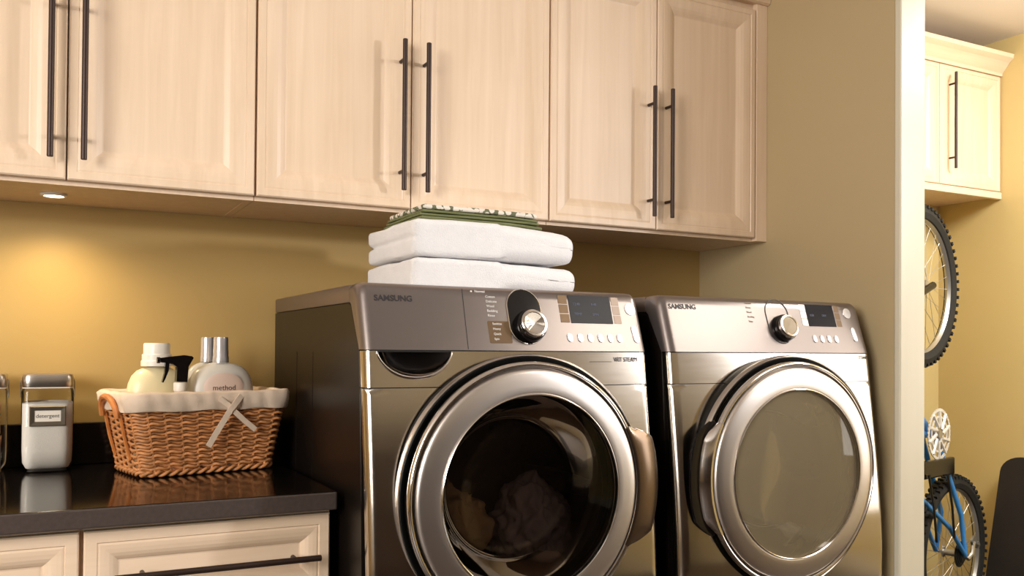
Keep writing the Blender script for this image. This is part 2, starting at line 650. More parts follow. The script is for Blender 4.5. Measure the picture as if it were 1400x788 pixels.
base_cabinet(-0.15, 0.3262, 'maple base cabinet at the left below the glass jars', -0.147, 0.3225, (0.088, 0.386))
base_cabinet(0.3268, 0.7985, 'maple drawer cabinet below the wicker basket, beside the washer', 0.3305, 0.7945, (0.574, 0.386))

t = thing('countertop', 'glossy black stone countertop with low backsplash, holding basket and jars', 'countertop', (0.3, -0.35, 0.876))
bm = bmesh.new()
box(bm, -0.15, 0.801, -0.7, -0.002, 0.8755, 0.9135, bev=0.004)
slab = obj('slab', bm, STONE, t)
slab.data.materials.append(STONE_E)
for p in slab.data.polygons:
    if p.normal.y < -0.6:
        p.material_index = 1
obj('backsplash', newbox(-0.15, 0.801, -0.02, -0.002, 0.914, 1.018, bev=0.002), STONE, t)


# ================================================================== washer and dryer
PROF = [(0.30, -0.830), (0.55, -0.846), (0.70, -0.848), (0.78, -0.844), (0.90, -0.833), (1.0, -0.822), (1.13, -0.806), (1.205, -0.797)]


def prof(z):
    if z <= PROF[0][0]:
        return PROF[0][1]
    for (a, ya), (b, yb) in zip(PROF, PROF[1:]):
        if z <= b:
            f = (z - a) / (b - a)
            return ya + (yb - ya) * f
    return PROF[-1][1]


def bulge(u):
    return 0.010 * (1 - u * u)


def edge_round(dx, hw, r):
    e = abs(dx) - (hw - r)
    if e <= 0:
        return 0.0
    e = min(e, r)
    return r - math.sqrt(max(0, r * r - e * e))


TP = Vector((0, 0.04, 0.12)).normalized()
NP = Vector((1, 0, 0)).cross(TP)


def machine(x0, x1, label, washer):
    xc = (x0 + x1) / 2
    hw = (x1 - x0) / 2
    t = thing('washing_machine' if washer else 'tumble_dryer', label, 'washing machine' if washer else 'dryer', (xc, -0.42, 0))
    ER = 0.022

    def front(x, z, off=0.0):
        dx = x - xc
        u = max(-1, min(1, dx / hw))
        return Vector((x, prof(z) - bulge(u) + edge_round(dx, hw, ER) - off, z))

    def pan(x, tt, off=0.0):
        dx = x - xc
        u = max(-1, min(1, dx / hw))
        p = Vector((x, -0.797, 1.207)) + TP * tt
        p.y += -bulge(u) + edge_round(dx, hw, ER)
        return p + NP * off

    def conform(bm, fn):
        for v in bm.verts:
            v.co = fn(v.co.x, v.co.y, v.co.z)
        return bm

    # casing: side profile extruded, front edge follows the fascia
    side = [(-0.03, 0.362), (-0.03, 1.303), (-0.698, 1.303), (-0.712, 1.298), (-0.768, 1.205), (-0.79, 0.9), (-0.80, 0.74), (-0.80, 0.362)]
    bm = bmesh.new()
    for xa, xb in ((x0, x0 + 0.012), (x1 - 0.012, x1)):
        prism(bm, side, 0, xa, xb)
    box(bm, x0 + 0.012, x1 - 0.012, -0.045, -0.03, 0.362, 1.303)
    box(bm, x0 + 0.012, x1 - 0.012, -0.79, -0.045, 0.362, 0.38)
    casing = obj('casing', bm, CASE, t)
    # pressed ribs of the side sheet
    for yy in (-0.27, -0.42):
        for xs in (x0, x1):
            sgn = -1 if xs == x0 else 1
            bm = bmesh.new()
            box(bm, min(xs, xs + sgn * 0.0007), max(xs, xs + sgn * 0.0007), yy - 0.003, yy + 0.003, 0.5, 1.2, bev=0.0003, seg=1)
            obj('side_rib', bm, CASE, casing)
    # dark inner frame seen in the gap behind the fascia
    for xa, xb in ((x0 + 0.014, x0 + 0.04), (x1 - 0.04, x1 - 0.014)):
        bm = bmesh.new()
        prism(bm, [(-0.06, 0.39), (-0.06, 1.29), (-0.70, 1.29), (-0.772, 1.2), (-0.80, 0.9), (-0.812, 0.74), (-0.81, 0.39)], 0, xa, xb)
        obj('inner_frame', bm, BLACK, t)
    # top cover
    bm = bmesh.new()
    box(bm, x0 - 0.001, x1 + 0.001, -0.703, -0.03, 1.3035, 1.342, bev=0.005)
    obj('top_cover', bm, COVER, t, smooth=True)

    # control panel: swept profile
    prf = [(-0.797 + TP.y * a, 1.207 + TP.z * a) for a in [0.0, 0.02, 0.045, 0.07, 0.095, 0.12, 0.132]]
    prf += [(-0.750, 1.338), (-0.742, 1.3435), (-0.728, 1.3455), (-0.704, 1.345)]
    nx = 72
    xs = []
    for k in range(nx + 1):
        s = -1 + 2 * k / nx
        xs.append(xc + hw * math.copysign(1 - (1 - abs(s)) ** 1.7, s))
    bm = bmesh.new()
    cols = []
    for x in xs:
        dx = x - xc
        u = dx / hw
        er = edge_round(dx, hw, ER)
        col = []
        for j, (y, z) in enumerate(prf):
            fall = 1.0 if j < 7 else max(0, 1 - (j - 6) / 4)
            zz = z - (er * 0.6 if j >= 6 else er * 0.25 * j / 6)
            col.append(bm.verts.new((x, y - bulge(u) * fall + er * (1 if j < 9 else 0.3), zz)))
        cols.append(col)
    for a, b in zip(cols, cols[1:]):
        for j in range(len(prf) - 1):
            bm.faces.new((a[j], b[j], b[j + 1], a[j + 1]))
    # end caps and floor
    for col in (cols[0], cols[-1]):
        x = col[0].co.x
        p1 = bm.verts.new((x, -0.7685, 1.2065))
        p2 = bm.verts.new((x, -0.7125, 1.2995))
        p3 = bm.verts.new((x, -0.704, 1.305))
        bm.faces.new([p1] + col + [p3, p2])
    cp = obj('control_panel', bm, PANEL, t, smooth=True, angle=50)

    # upper front band with a round cut for the door ring
    cz = 0.908
    R = 0.288
    seam = 1.1305

    def band_cols(z0, z1, hole=None):
        """columns of (x, zlow, zhigh); hole: half-moon (cx, halfwidth, depth) cut from the top"""
        bm = bmesh.new()
        half = math.sqrt(max(0, R * R - (z0 - cz) ** 2))
        X = set()
        for k in range(81):
            s = -1 + 2 * k / 80
            X.add(round(xc + hw * math.copysign(1 - (1 - abs(s)) ** 1.5, s), 5))
        for k in range(41):
            X.add(round(xc - half + 2 * half * k / 40, 5))
        if hole:
            for k in range(33):
                X.add(round(hole[0] - hole[1] * math.cos(PI * k / 32), 5))
        X = sorted(X)
        prev = None
        for x in X:
            lo = z0
            if abs(x - xc) < half - 1e-6:
                lo = max(z0, cz + math.sqrt(R * R - (x - xc) ** 2))
            hi = z1
            if hole and abs(x - hole[0]) < hole[1] - 1e-6:
                q = (x - hole[0]) / hole[1]
                hi = z1 - hole[2] * (1 - abs(q) ** 2.2) ** 0.62
            col = [bm.verts.new(front(x, lo + (hi - lo) * j / 6)) for j in range(7)]
            if prev:
                for j in range(6):
                    bm.faces.new((prev[j], col[j], col[j + 1], prev[j + 1]))
            prev = col
        return bm

    moon = (0.9285, 0.080, 0.0535)
    bm = band_cols(seam + 0.001, 1.2045, moon if washer else None)
    # side skirts back to the casing
    def skirts(bm, z0, z1, n=12):
        for s, xe in ((-1, x0), (1, x1)):
            prev = None
            for k in range(n + 1):
                z = z0 + (z1 - z0) * k / n
                a = bm.verts.new(front(xe, z))
                b = bm.verts.new((xe - s * 0.004, front(xe, z).y + 0.012, z))
                if prev:
                    bm.faces.new((prev[0], a, b, prev[1]))
                prev = (a, b)
    skirts(bm, seam + 0.001, 1.2045, 4)
    up_ = obj('upper_front', bm, STEEL, t, smooth=True)

    # lower front: polar mesh round the door opening, open at the top where the ring crosses the seam
    z0, z1 = 0.372, seam - 0.001
    angs = set()
    for k in range(180):
        angs.add(2 * PI * k / 180)
    for (xx, zz) in ((x0, z0), (x1, z0), (x0, z1), (x1, z1)):
        angs.add(math.atan2(zz - cz, xx - xc) % (2 * PI))
    ac = math.asin((z1 - cz) / R)
    angs |= {ac, PI - ac}
    angs = sorted(a for a in angs if not (ac + 1e-6 < a < PI - ac - 1e-6))
    k0 = min(range(len(angs)), key=lambda i: abs(angs[i] - (PI - ac)))
    angs = angs[k0:] + [a + 2 * PI for a in angs[:k0]]
    bm = bmesh.new()
    prev = None
    NS = 22
    for a in angs:
        c, s = math.cos(a), math.sin(a)
        ds = []
        if abs(c) > 1e-9:
            ds.append(((x1 if c > 0 else x0) - xc) / c)
        if abs(s) > 1e-9:
            ds.append(((z1 if s > 0 else z0) - cz) / s)
        D = max(R, min(ds))
        col = []
        for j in range(NS + 1):
            f = 1 - (1 - j / NS) ** 2
            d = R + (D - R) * f
            col.append(bm.verts.new(front(xc + d * c, cz + d * s)))
        if prev:
            for j in range(NS):
                bm.faces.new((prev[j], col[j], col[j + 1], prev[j + 1]))
        prev = col
    skirts(bm, z0, z1, 20)
    bmesh.ops.remove_doubles(bm, verts=bm.verts, dist=1e-5)
    fp = obj('front_panel', bm, STEEL, t, smooth=True)

    # seam shadow gaps (dark strips lying behind the joints)
    for xa, xb, zz in ((x0 + 0.004, xc - 0.17, seam), (xc + 0.17, x1 - 0.004, seam), (x0 + 0.004, x1 - 0.004, 1.2055)):
        prev = None
        bm = bmesh.new()
        for k in range(25):
            x = xa + (xb - xa) * k / 24
            q = [bm.verts.new(front(x, zz - 0.003, -0.002)), bm.verts.new(front(x, zz + 0.003, -0.002))]
            if prev:
                bm.faces.new((prev[0], q[0], q[1], prev[1]))
            prev = q
        obj('joint_backing', bm, BLACK, t)

    # door recess gasket, ring, glass, bowl, drum
    MD = Matrix.Translation((xc, 0, cz)) @ Matrix.Rotation(PI / 2, 4, 'X')      # local z -> -y, local y -> z
    bm = bmesh.new()
    lathe(bm, [(0.2885, 0.80), (0.2885, 0.8475), (0.2865, 0.8495), (0.2845, 0.846), (0.27, 0.832), (0.2, 0.828)], 96, MD)
    obj('gasket', bm, BLACK, t, smooth=True)
    bm = bmesh.new()
    lathe(bm, [(0.2925, 0.835), (0.2925, 0.8475), (0.2905, 0.851), (0.2885, 0.8495), (0.2882, 0.84)], 96, MD)
    obj('opening_rim', bm, RING, t, smooth=True)
    bm = bmesh.new()
    lathe(bm, [(0.262, 0.838), (0.272, 0.838), (0.2772, 0.846), (0.2778, 0.858), (0.2772, 0.862), (0.2758, 0.8655), (0.2738, 0.868), (0.2712, 0.8692), (0.2688, 0.8685),
               (0.2672, 0.866), (0.2664, 0.861), (0.2662, 0.852), (0.260, 0.848)], 96, MD)
    door = obj('door', bm, CHROME, t, smooth=True, label='chrome door rim')
    bm = bmesh.new()
    lathe(bm, [(0.2605, 0.846), (0.2615, 0.862), (0.2605, 0.868), (0.2575, 0.8712), (0.252, 0.8730), (0.240, 0.8748), (0.226, 0.8762), (0.2135, 0.877),
               (0.2105, 0.8765), (0.208, 0.874), (0.2065, 0.865)], 128, MD)
    obj('door_ring', bm, RING, door, smooth=True, label='broad satin metal ring')
    bm = bmesh.new()
    lathe(bm, [(0.2092, 0.872), (0.2098, 0.8785), (0.2082, 0.8798), (0.2066, 0.8785), (0.2062, 0.870)], 128, MD)
    obj('glass_bezel', bm, CHROME, door, smooth=True)
    g = GLASS_W if washer else GLASS_D
    bm = bmesh.new()
    lathe(bm, [(0.0005, 0.8745), (0.06, 0.8743), (0.12, 0.8736), (0.17, 0.8724), (0.2065, 0.8705)], 96, MD, cap0=True)
    obj('window_glass', bm, g, door, smooth=True)
    bm = bmesh.new()
    lathe(bm, [(0.2068, 0.868), (0.200, 0.858), (0.190, 0.835), (0.176, 0.80), (0.162, 0.765), (0.154, 0.752), (0.142, 0.746), (0.06, 0.742),
               (0.0005, 0.741)], 96, MD, cap1=True)
    obj('glass_bowl', bm, GLASS_B, door, smooth=True)
    bm = bmesh.new()
    lathe(bm, [(0.27, 0.832), (0.222, 0.83), (0.222, 0.74), (0.27, 0.72), (0.28, 0.70), (0.28, 0.30), (0.26, 0.27), (0.05, 0.26), (0.0005, 0.26)],
          72, MD, cap1=True)
    drum = obj('drum', bm, DRUM_D if washer else DRUM_L, t, smooth=True)
    for k in range(3):
        bm = bmesh.new()
        a = PI / 2 + 2 * PI * k / 3 + 0.4
        pts = [MD @ Vector((math.cos(a) * 0.265, math.sin(a) * 0.265, zz)) for zz in (0.32, 0.5, 0.68)]
        tube(bm, pts, [0.02, 0.03, 0.02], 10)
        obj('drum_paddle', bm, DRUM_D if washer else DRUM_L, drum, smooth=True)

    # handle lug: on the right of the washer door, on the left of the dryer door
    sg = 0 if washer else PI
    bm = bmesh.new()
    lug = []
    for k in range(41):
        a = -0.50 + 1.0 * k / 40
        f = min(1, (1 - abs(a) / 0.50) / 0.36)
        f = f * (1.15 - 0.15 * f * f)
        lug.append((a, f))
    prev = None
    for a, f in lug:
        ro = 0.2775 + (0.056 if washer else 0.016) * f
        sec = [(0.266, 0.846), (0.2675, 0.8695), (0.274, 0.8705), (0.274 + (ro - 0.274) * 0.45, 0.8695 - 0.005 * f), (ro - 0.003 * f, 0.862 - 0.006 * f), (ro + 0.001 * f, 0.8525), (0.272, 0.848)]
        ring = []
        for r, h in sec:
            ring.append(bm.verts.new(MD @ Vector((math.cos(sg + a) * r, math.sin(sg + a) * r, h))))
        if prev:
            n = len(sec)
            for j in range(n):
                bm.faces.new((prev[j], ring[j], ring[(j + 1) % n], prev[(j + 1) % n]))
        else:
            bm.faces.new(ring)
        prev = ring
    bm.faces.new(prev)
    obj('door_handle', bm, HANDLE if washer else CHROME, door, smooth=True, label='curved metal grip on the door rim')
    bm = bmesh.new()
    prev = None
    for a, f in lug:
        ro = 0.287 + (0.030 if not washer else 0.012) * f
        sec = [(0.27, 0.845), (0.28, 0.8515), (ro, 0.8515), (ro + 0.002, 0.846)]
        ring = [bm.verts.new(MD @ Vector((math.cos(sg + a) * r, math.sin(sg + a) * r, h))) for r, h in sec]
        if prev:
            for j in range(4):
                bm.faces.new((prev[j], ring[j], ring[(j + 1) % 4], prev[(j + 1) % 4]))
        prev = ring
    obj('handle_recess', bm, GLOSSBLK, t, smooth=True)

    # half-moon pull of the detergent drawer
    if washer:
        bm = bmesh.new()
        cxm, hm, dm = moon
        prev = None
        for k in range(33):
            q = -math.cos(PI * k / 32)
            x = cxm + hm * q
            zb = 1.2045 - dm * max(0, 1 - abs(q) ** 2.2) ** 0.62
            zt = 1.2045
            col = []
            for j, d in enumerate((0.0, 0.012, 0.028, 0.04)):
                zz = zb + (zt - zb) * (0, 0.10, 0.35, 1.0)[j]
                p = front(x, zz)
                p.y += d * (1 - abs(q) ** 3)
                col.append(bm.verts.new(p))
            if prev:
                for j in range(3):
                    bm.faces.new((prev[j], col[j], col[j + 1], prev[j + 1]))
            prev = col
        obj('drawer_recess', bm, CHROME, up_, smooth=True)
        bm = bmesh.new()
        pts = []
        for k in range(49):
            q = -math.cos(PI * k / 48)
            pts.append(front(cxm + hm * q, 1.204 - dm * max(0, 1 - abs(q) ** 2.2) ** 0.62, 0.0004))
        tube(bm, pts, [0.0008 + 0.0026 * math.sin(PI * k / 48) ** 0.5 for k in range(49)], 8)
        obj('drawer_lip', bm, CHROME, up_, smooth=True)

    # ---------------- control panel furniture (x, t, offset) wrapped onto the panel
    def plate(name, x, tt, wd, ht, r, off, m, parent=cp, skew=0.0, label=None, base=-0.002):
        bm = bmesh.new()
        n = 6
        pts = []
        for (sx, sy, a0) in ((1, 1, 0), (-1, 1, PI / 2), (-1, -1, PI), (1, -1, 1.5 * PI)):
            for k in range(n + 1):
                a = a0 + PI / 2 * k / n
                px = sx * (wd / 2 - r) + r * math.cos(a)
                py = sy * (ht / 2 - r) + r * math.sin(a)
                pts.append((x + px - skew * py, tt + py))
        A = [bm.verts.new((p[0], p[1], base)) for p in pts]
        B = [bm.verts.new((p[0], p[1], off * 0.6)) for p in pts]
        Cc = [bm.verts.new((x + (p[0] - x) * (1 - 0.0008 / max(wd, 0.004)), tt + (p[1] - tt) * (1 - 0.0008 / max(ht, 0.004)), off)) for p in pts]
        N = len(pts)
        for k in range(N):
            bm.faces.new((A[k], A[(k + 1) % N], B[(k + 1) % N], B[k]))
            bm.faces.new((B[k], B[(k + 1) % N], Cc[(k + 1) % N], Cc[k]))
        bm.faces.new(Cc)
        return obj(name, conform(bm, pan), m, parent, label=label)

    def ptext(body, x, tt, size, m, align='LEFT', fn=pan, xsq=1.0, shear=0.0, parent=cp, depth=0.0004, bold=0.0):
        bm = text_bm(body, size, depth, align, xsq, shear, bold)
        for v in bm.verts:
            v.co = fn(v.co.x + x, v.co.y + tt, v.co.z + 0.0005)
        return obj('lettering', bm, m, parent)

    def knob(x, tt, r, hgt):
        Mk = Matrix((Vector((1, 0, 0)), TP, NP)).transposed().to_4x4()
        Mk.translation = pan(x, tt, 0)
        bm = bmesh.new()
        lathe(bm, [(r * 1.18, -0.003), (r * 1.2, 0.003), (r * 1.13, hgt * 0.55), (r * 1.02, hgt * 0.62)], 48, Mk, cap1=True)
        kb = obj('knob', bm, GLOSSBLK, cp, smooth=True)
        bm = bmesh.new()
        lathe(bm, [(r * 1.0, hgt * 0.55), (r * 1.0, hgt * 0.93), (r * 0.94, hgt), (r * 0.80, hgt * 1.01), (r * 0.76, hgt * 0.97), (0.0005, hgt * 0.96)],
              48, Mk, cap1=True)
        obj('knob_cap', bm, CHROME, cp, smooth=True, label='bright turned metal knob cap')

    if washer:
        ptext('SAMSUNG', 0.853, 0.111, 0.0178, DARKINK, xsq=1.0, bold=0.0004)
        # drawer front seam
        bm = bmesh.new()
        pr = None
        for k in range(9):
            tt = 0.002 + 0.136 * k / 8
            x = 1.0455 + 0.003 * k / 8
            q = [bm.verts.new(pan(x, tt, 0.0003)), bm.verts.new(pan(x + 0.0018, tt, 0.0003))]
            if pr:
                bm.faces.new((pr[0], q[0], q[1], pr[1]))
            pr = q
        obj('drawer_seam', bm, DARKINK, cp)
        ptext('Normal', 1.078, 0.1335, 0.0078, WHITEINK)
        plate('indicator', 1.0705, 0.1335, 0.004, 0.004, 0.0019, 0.0006, WHITEINK)
        for k, s in enumerate(('Cotton', 'Delicate', 'Wool', 'Bedding', 'Rinse')):
            ptext(s, 1.102, 0.122 - k * 0.0108, 0.0078, WHITEINK)
        plate('cycle_panel', 1.126, 0.0415, 0.054, 0.05, 0.003, 0.0006, GOLD)
        for k, s in enumerate(('Sanitize', 'Heavy', 'Quick', 'Spin')):
            ptext(s, 1.110, 0.060 - k * 0.0115, 0.0074, WHITEINK, depth=0.0007)
        plate('knob_recess', 1.1925, 0.0785, 0.083, 0.126, 0.0414, 0.0007, GLOSSBLK)
        # polished rim of the recess
        bm = bmesh.new()
        pts = []
        for k in range(64):
            a = 2 * PI * k / 64
            px, py = 0.0418 * math.cos(a), 0.0418 * math.sin(a) + (0.0217 if math.sin(a) > 0 else -0.0217)
            pts.append(pan(1.1925 + px, 0.0785 + py, 0.001))
        tube(bm, pts, 0.0014, 6, closed=True)
        obj('knob_recess_rim', bm, CHROME, cp, smooth=True)
        knob(1.2, 0.055, 0.0315, 0.027)
        plate('display', 1.3685, 0.1, 0.116, 0.068, 0.002, 0.0009, SCREEN, skew=-0.02)
        for k in range(3):
            plate('indicator_strip', 1.2955, 0.1225 - k * 0.0225, 0.024, 0.0205, 0.001, 0.0007, GOLD, skew=-0.02)
            plate('indicator_strip', 1.4405, 0.1225 - k * 0.0225, 0.021, 0.0205, 0.001, 0.0006, COVER)
        for k, xx in enumerate((1.300, 1.3275, 1.355, 1.3825, 1.410, 1.436)):
            plate('button', xx, 0.031, 0.0135, 0.020, 0.0066, 0.0022, SILVER, skew=0.1)
        plate('button', 1.482, 0.1045, 0.030, 0.030, 0.0149, 0.0018, SILVER)
        plate('button', 1.484, 0.042, 0.016, 0.042, 0.0079, 0.0022, SILVER, skew=0.1)
        for k in range(4):
            ptext(('12:40', '0:48', 'TEMP', 'SPIN')[k], 1.322 + 0.05 * (k % 2), 0.112 - 0.024 * (k // 2), 0.0085,
                  mat('screen_ink', lin(72, 78, 104), 0.5, vary=0.01) if k == 0 else bpy.data.materials['screen_ink'], depth=0.0007)
        ptext('VRT STEAM', 1.412, 1.188, 0.0142, DARKINK, fn=lambda a, b, c: front(a, b, c + 0.0012), xsq=0.92, parent=up_)
        bm = bmesh.new()
        box(bm, 1.345, 1.405, -0.0005, 0.0005, 1.1826, 1.1838)
        for v in bm.verts:
            v.co = front(v.co.x, v.co.z, v.co.y + 0.0005)
        obj('printed_line', bm, DARKINK, up_)
    else:
        o = x0 - 1.573
        ptext('SAMSUNG', 1.597, 0.1155, 0.0178, DARKINK, bold=0.0004)
        for k, s in enumerate(('Normal', 'Heavy', 'Wool', 'Bedding', 'Time')):
            ptext(s, 1.836, 0.132 - k * 0.0125, 0.0068, COVER)
        bm = bmesh.new()
        pts = []
        for k in range(64):
            a = 2 * PI * k / 64
            px, py = 0.0385 * math.cos(a), 0.0385 * math.sin(a) + (0.0215 if math.sin(a) > 0 else -0.0215)
            pts.append(pan(1.937 + px, 0.0845 + py, 0.0006))
        tube(bm, pts, 0.0013, 6, closed=True)
        obj('knob_recess_rim', bm, DARKINK, cp, smooth=True)
        knob(1.945, 0.064, 0.0305, 0.027)
        plate('display', 2.096, 0.104, 0.104, 0.062, 0.002, 0.0009, SCREEN, skew=-0.02)
        for k in range(3):
            plate('indicator_strip', 2.0315, 0.1245 - k * 0.0205, 0.0215, 0.019, 0.001, 0.0007, SILVER, skew=-0.02)
            plate('indicator_strip', 2.161, 0.1245 - k * 0.0205, 0.019, 0.019, 0.001, 0.0006, GOLD)
        for xx in (2.052, 2.079, 2.106, 2.133):
            plate('button', xx, 0.038, 0.013, 0.020, 0.0064, 0.0022, SILVER, skew=0.1)
        plate('button', 2.2, 0.113, 0.030, 0.030, 0.0149, 0.0018, SILVER)
        plate('button', 2.208, 0.052, 0.016, 0.04, 0.0079, 0.0022, SILVER, skew=0.1)
        ptext('STEAM', 2.206, 1.194, 0.0125, DARKINK, fn=lambda a, b, c: front(a, b, c + 0.0012), xsq=0.9, parent=up_)
        for k in range(2):
            ptext(('0:50', 'DRY')[k], 2.055 + 0.045 * k, 0.104, 0.0085, bpy.data.materials['screen_ink'], depth=0.0007)

    # pedestal
    bm = bmesh.new()
    box(bm, x0, x1, -0.8, -0.04, 0.012, 0.36, bev=0.003)
    ped = obj('pedestal', bm, CASE, t)
    bm = bmesh.new()
    box(bm, x0 + 0.004, x1 - 0.004, -0.832, -0.8005, 0.03, 0.352, bev=0.01)
    dr = obj('pedestal_drawer', bm, STEEL, t, smooth=True)
    obj('drawer_grip', newbox(xc - 0.16, xc + 0.16, -0.842, -0.8325, 0.295, 0.315, bev=0.004), CHROME, dr, smooth=True)
    for xx in (x0 + 0.06, x1 - 0.06):
        for yy in (-0.74, -0.1):
            bm = bmesh.new()
            lathe(bm, [(0.022, 0.0), (0.022, 0.012)], 16, Matrix.Translation((xx, yy, 0)), cap0=True, cap1=True)
            obj('foot', bm, BLACK, ped)
    return t


machine(0.8214, 1.5135, 'front-loading washing machine with smoked round door, under the white towels', True)
machine(1.5729, 2.2568, 'front-loading dryer with pale round door, beside the tan wall', False)


# laundry inside the washer: crumpled heaps seen through the smoked glass
def garment(label, m, c, rad, seed):
    bm = bmesh.new()
    bmesh.ops.create_icosphere(bm, subdivisions=5, radius=1)
    for v in bm.verts:
        d = v.co.normalized()
        n1 = noise.noise(d * 1.7 + Vector((seed, 0, 0)))
        n2 = abs(noise.noise(d * 3.6 + Vector((0, seed, 0))))
        n3 = abs(noise.noise(d * 7 + Vector((0, 0, seed))))
        k = 1 + 0.30 * n1 - 0.34 * n2 - 0.1 * n3
        v.co = Vector((d.x * rad[0] * k, d.y * rad[1] * k, d.z * rad[2] * k)) + Vector(c)
    o = obj('garment', bm, m, None, smooth=True, angle=180)
    recentre(o, c)
    return tag(o, label, 'clothing', 'laundry in the washer drum')


garment('dark crumpled garment at the back of the washer drum', CLOTH3, (1.21, -0.43, 0.90), (0.19, 0.09, 0.19), 3.1)
garment('brown crumpled garment at the left inside the washer door', CLOTH1, (1.045, -0.63, 0.80), (0.125, 0.085, 0.125), 8.3)
garment('mauve grey crumpled garment low in the middle of the washer drum', CLOTH2, (1.29, -0.63, 0.79), (0.105, 0.085, 0.125), 14.9)


# ================================================================== towels on the washer
def towel(label, x0, x1, y0, y1, z0, z1, seed, lobes):
    """folded terry towel: rounded slab, fold grooves on the left end, soft wobble"""
    bm = bmesh.new()
    nx, ny, nz = 52, 36, 16
    hx, hy, hz = (x1 - x0) / 2, (y1 - y0) / 2, (z1 - z0) / 2
    c = Vector(((x0 + x1) / 2, (y0 + y1) / 2, (z0 + z1) / 2))
    r = bmesh.ops.create_cube(bm, size=2)
    bmesh.ops.subdivide_edges(bm, edges=bm.edges, cuts=27, use_grid_fill=True)
    rr = 0.030
    for v in bm.verts:
        p = Vector((v.co.x * hx, v.co.y * hy, v.co.z * hz))
        # sharper at the left end, rounder at the right
        R = rr * (0.45 if p.x < 0 else 1.0)
        R = min(R, hz * 0.96)
        q = Vector((max(-hx + R, min(hx - R, p.x)), max(-hy + R, min(hy - R, p.y)), max(-hz + R, min(hz - R, p.z))))
        d = p - q
        if d.length > 1e-9:
            m_ = max(abs(d.x), abs(d.y), abs(d.z))
            d = d.normalized() * m_
            p = q + d
        # groove between the folded layers on left end and back
        if lobes > 1:
            zz = (p.z + hz) / (2 * hz)
            for k in range(1, lobes):
                g = math.exp(-((zz - k / lobes) / 0.07) ** 2)
                if v.co.x < -0.98:
                    p.x += 0.011 * g * min(1, (1 - v.co.y) * 0 + 1) * (0.35 + 0.65 * (v.co.y + 1) / 2)
                if v.co.y > 0.98:
                    p.y -= 0.012 * g
        if v.co.x < -0.9 and v.co.z > 0:
            p.z -= 0.0
        n = noise.noise_vector((p + c) * 9 + Vector((seed, 0, 0))) * 0.0035 + noise.noise_vector((p + c) * 26 + Vector((seed, 5, 0))) * 0.0014
        if p.z < -hz * 0.9:
            n.z = max(0, n.z)
        # sag to the right end
        p.z += -0.010 * max(0, p.x / hx) ** 2 * (1 if p.z > 0 else 0.15) * (hz / 0.04)
        v.co = c + p + n
    o = obj('towel', bm, TERRY, None, smooth=True, angle=180)
    recentre(o, (c.x, c.y, z0))
    return tag(o, label, 'towel', 'white towels folded on the washer')


towel('lower folded white terry towel, lying directly on the washer top', 0.992, 1.432, -0.62, -0.295, 1.3435, 1.4165, 1.0, 1)
towel('upper folded white terry towel, under the green cloths', 0.994, 1.428, -0.618, -0.293, 1.4205, 1.5065, 6.0, 2)


def cloth(label, x0, x1, y0, y1, z0, z1, m, seed, rot):
    bm = bmesh.new()
    n = 4
    c = Vector(((x0 + x1) / 2, (y0 + y1) / 2, z0))
    h = (z1 - z0)
    box(bm, x0, x1, y0, y1, z0, z1, bev=h * 0.42, seg=3)
    bmesh.ops.subdivide_edges(bm, edges=[e for e in bm.edges if e.calc_length() > 0.05], cuts=12, use_grid_fill=True)
    for v in bm.verts:
        v.co += noise.noise_vector(v.co * 14 + Vector((seed, 0, 0))) * 0.0012
    bmesh.ops.rotate(bm, verts=bm.verts, cent=c, matrix=Matrix.Rotation(rot, 3, 'Z'))
    for v in bm.verts:      # drape with the sagging towel below
        f = max(0, (v.co.x - 1.21) / 0.22)
        v.co.z += -0.011 * f * f
    o = obj('folded_cloth', bm, m, None, smooth=True)
    recentre(o, c)
    return tag(o, label, 'cloth', 'folded cloths on the towels')


cloth('green folded cloth, lowest of the pile on the white towels', 1.022, 1.345, -0.585, -0.34, 1.5095, 1.5165, GREEN, 1, 0.02)
cloth('green folded cloth, second from the bottom of the pile on the towels', 1.026, 1.340, -0.582, -0.342, 1.5185, 1.5245, GREEN, 2, -0.015)
cloth('green folded cloth just under the leaf-printed one', 1.03, 1.337, -0.58, -0.345, 1.5265, 1.5325, GREEN, 3, 0.01)
cloth('leaf-printed cream and green cloth on top of the towel pile', 1.034, 1.334, -0.58, -0.345, 1.5345, 1.546, LEAF, 4, 0.0)


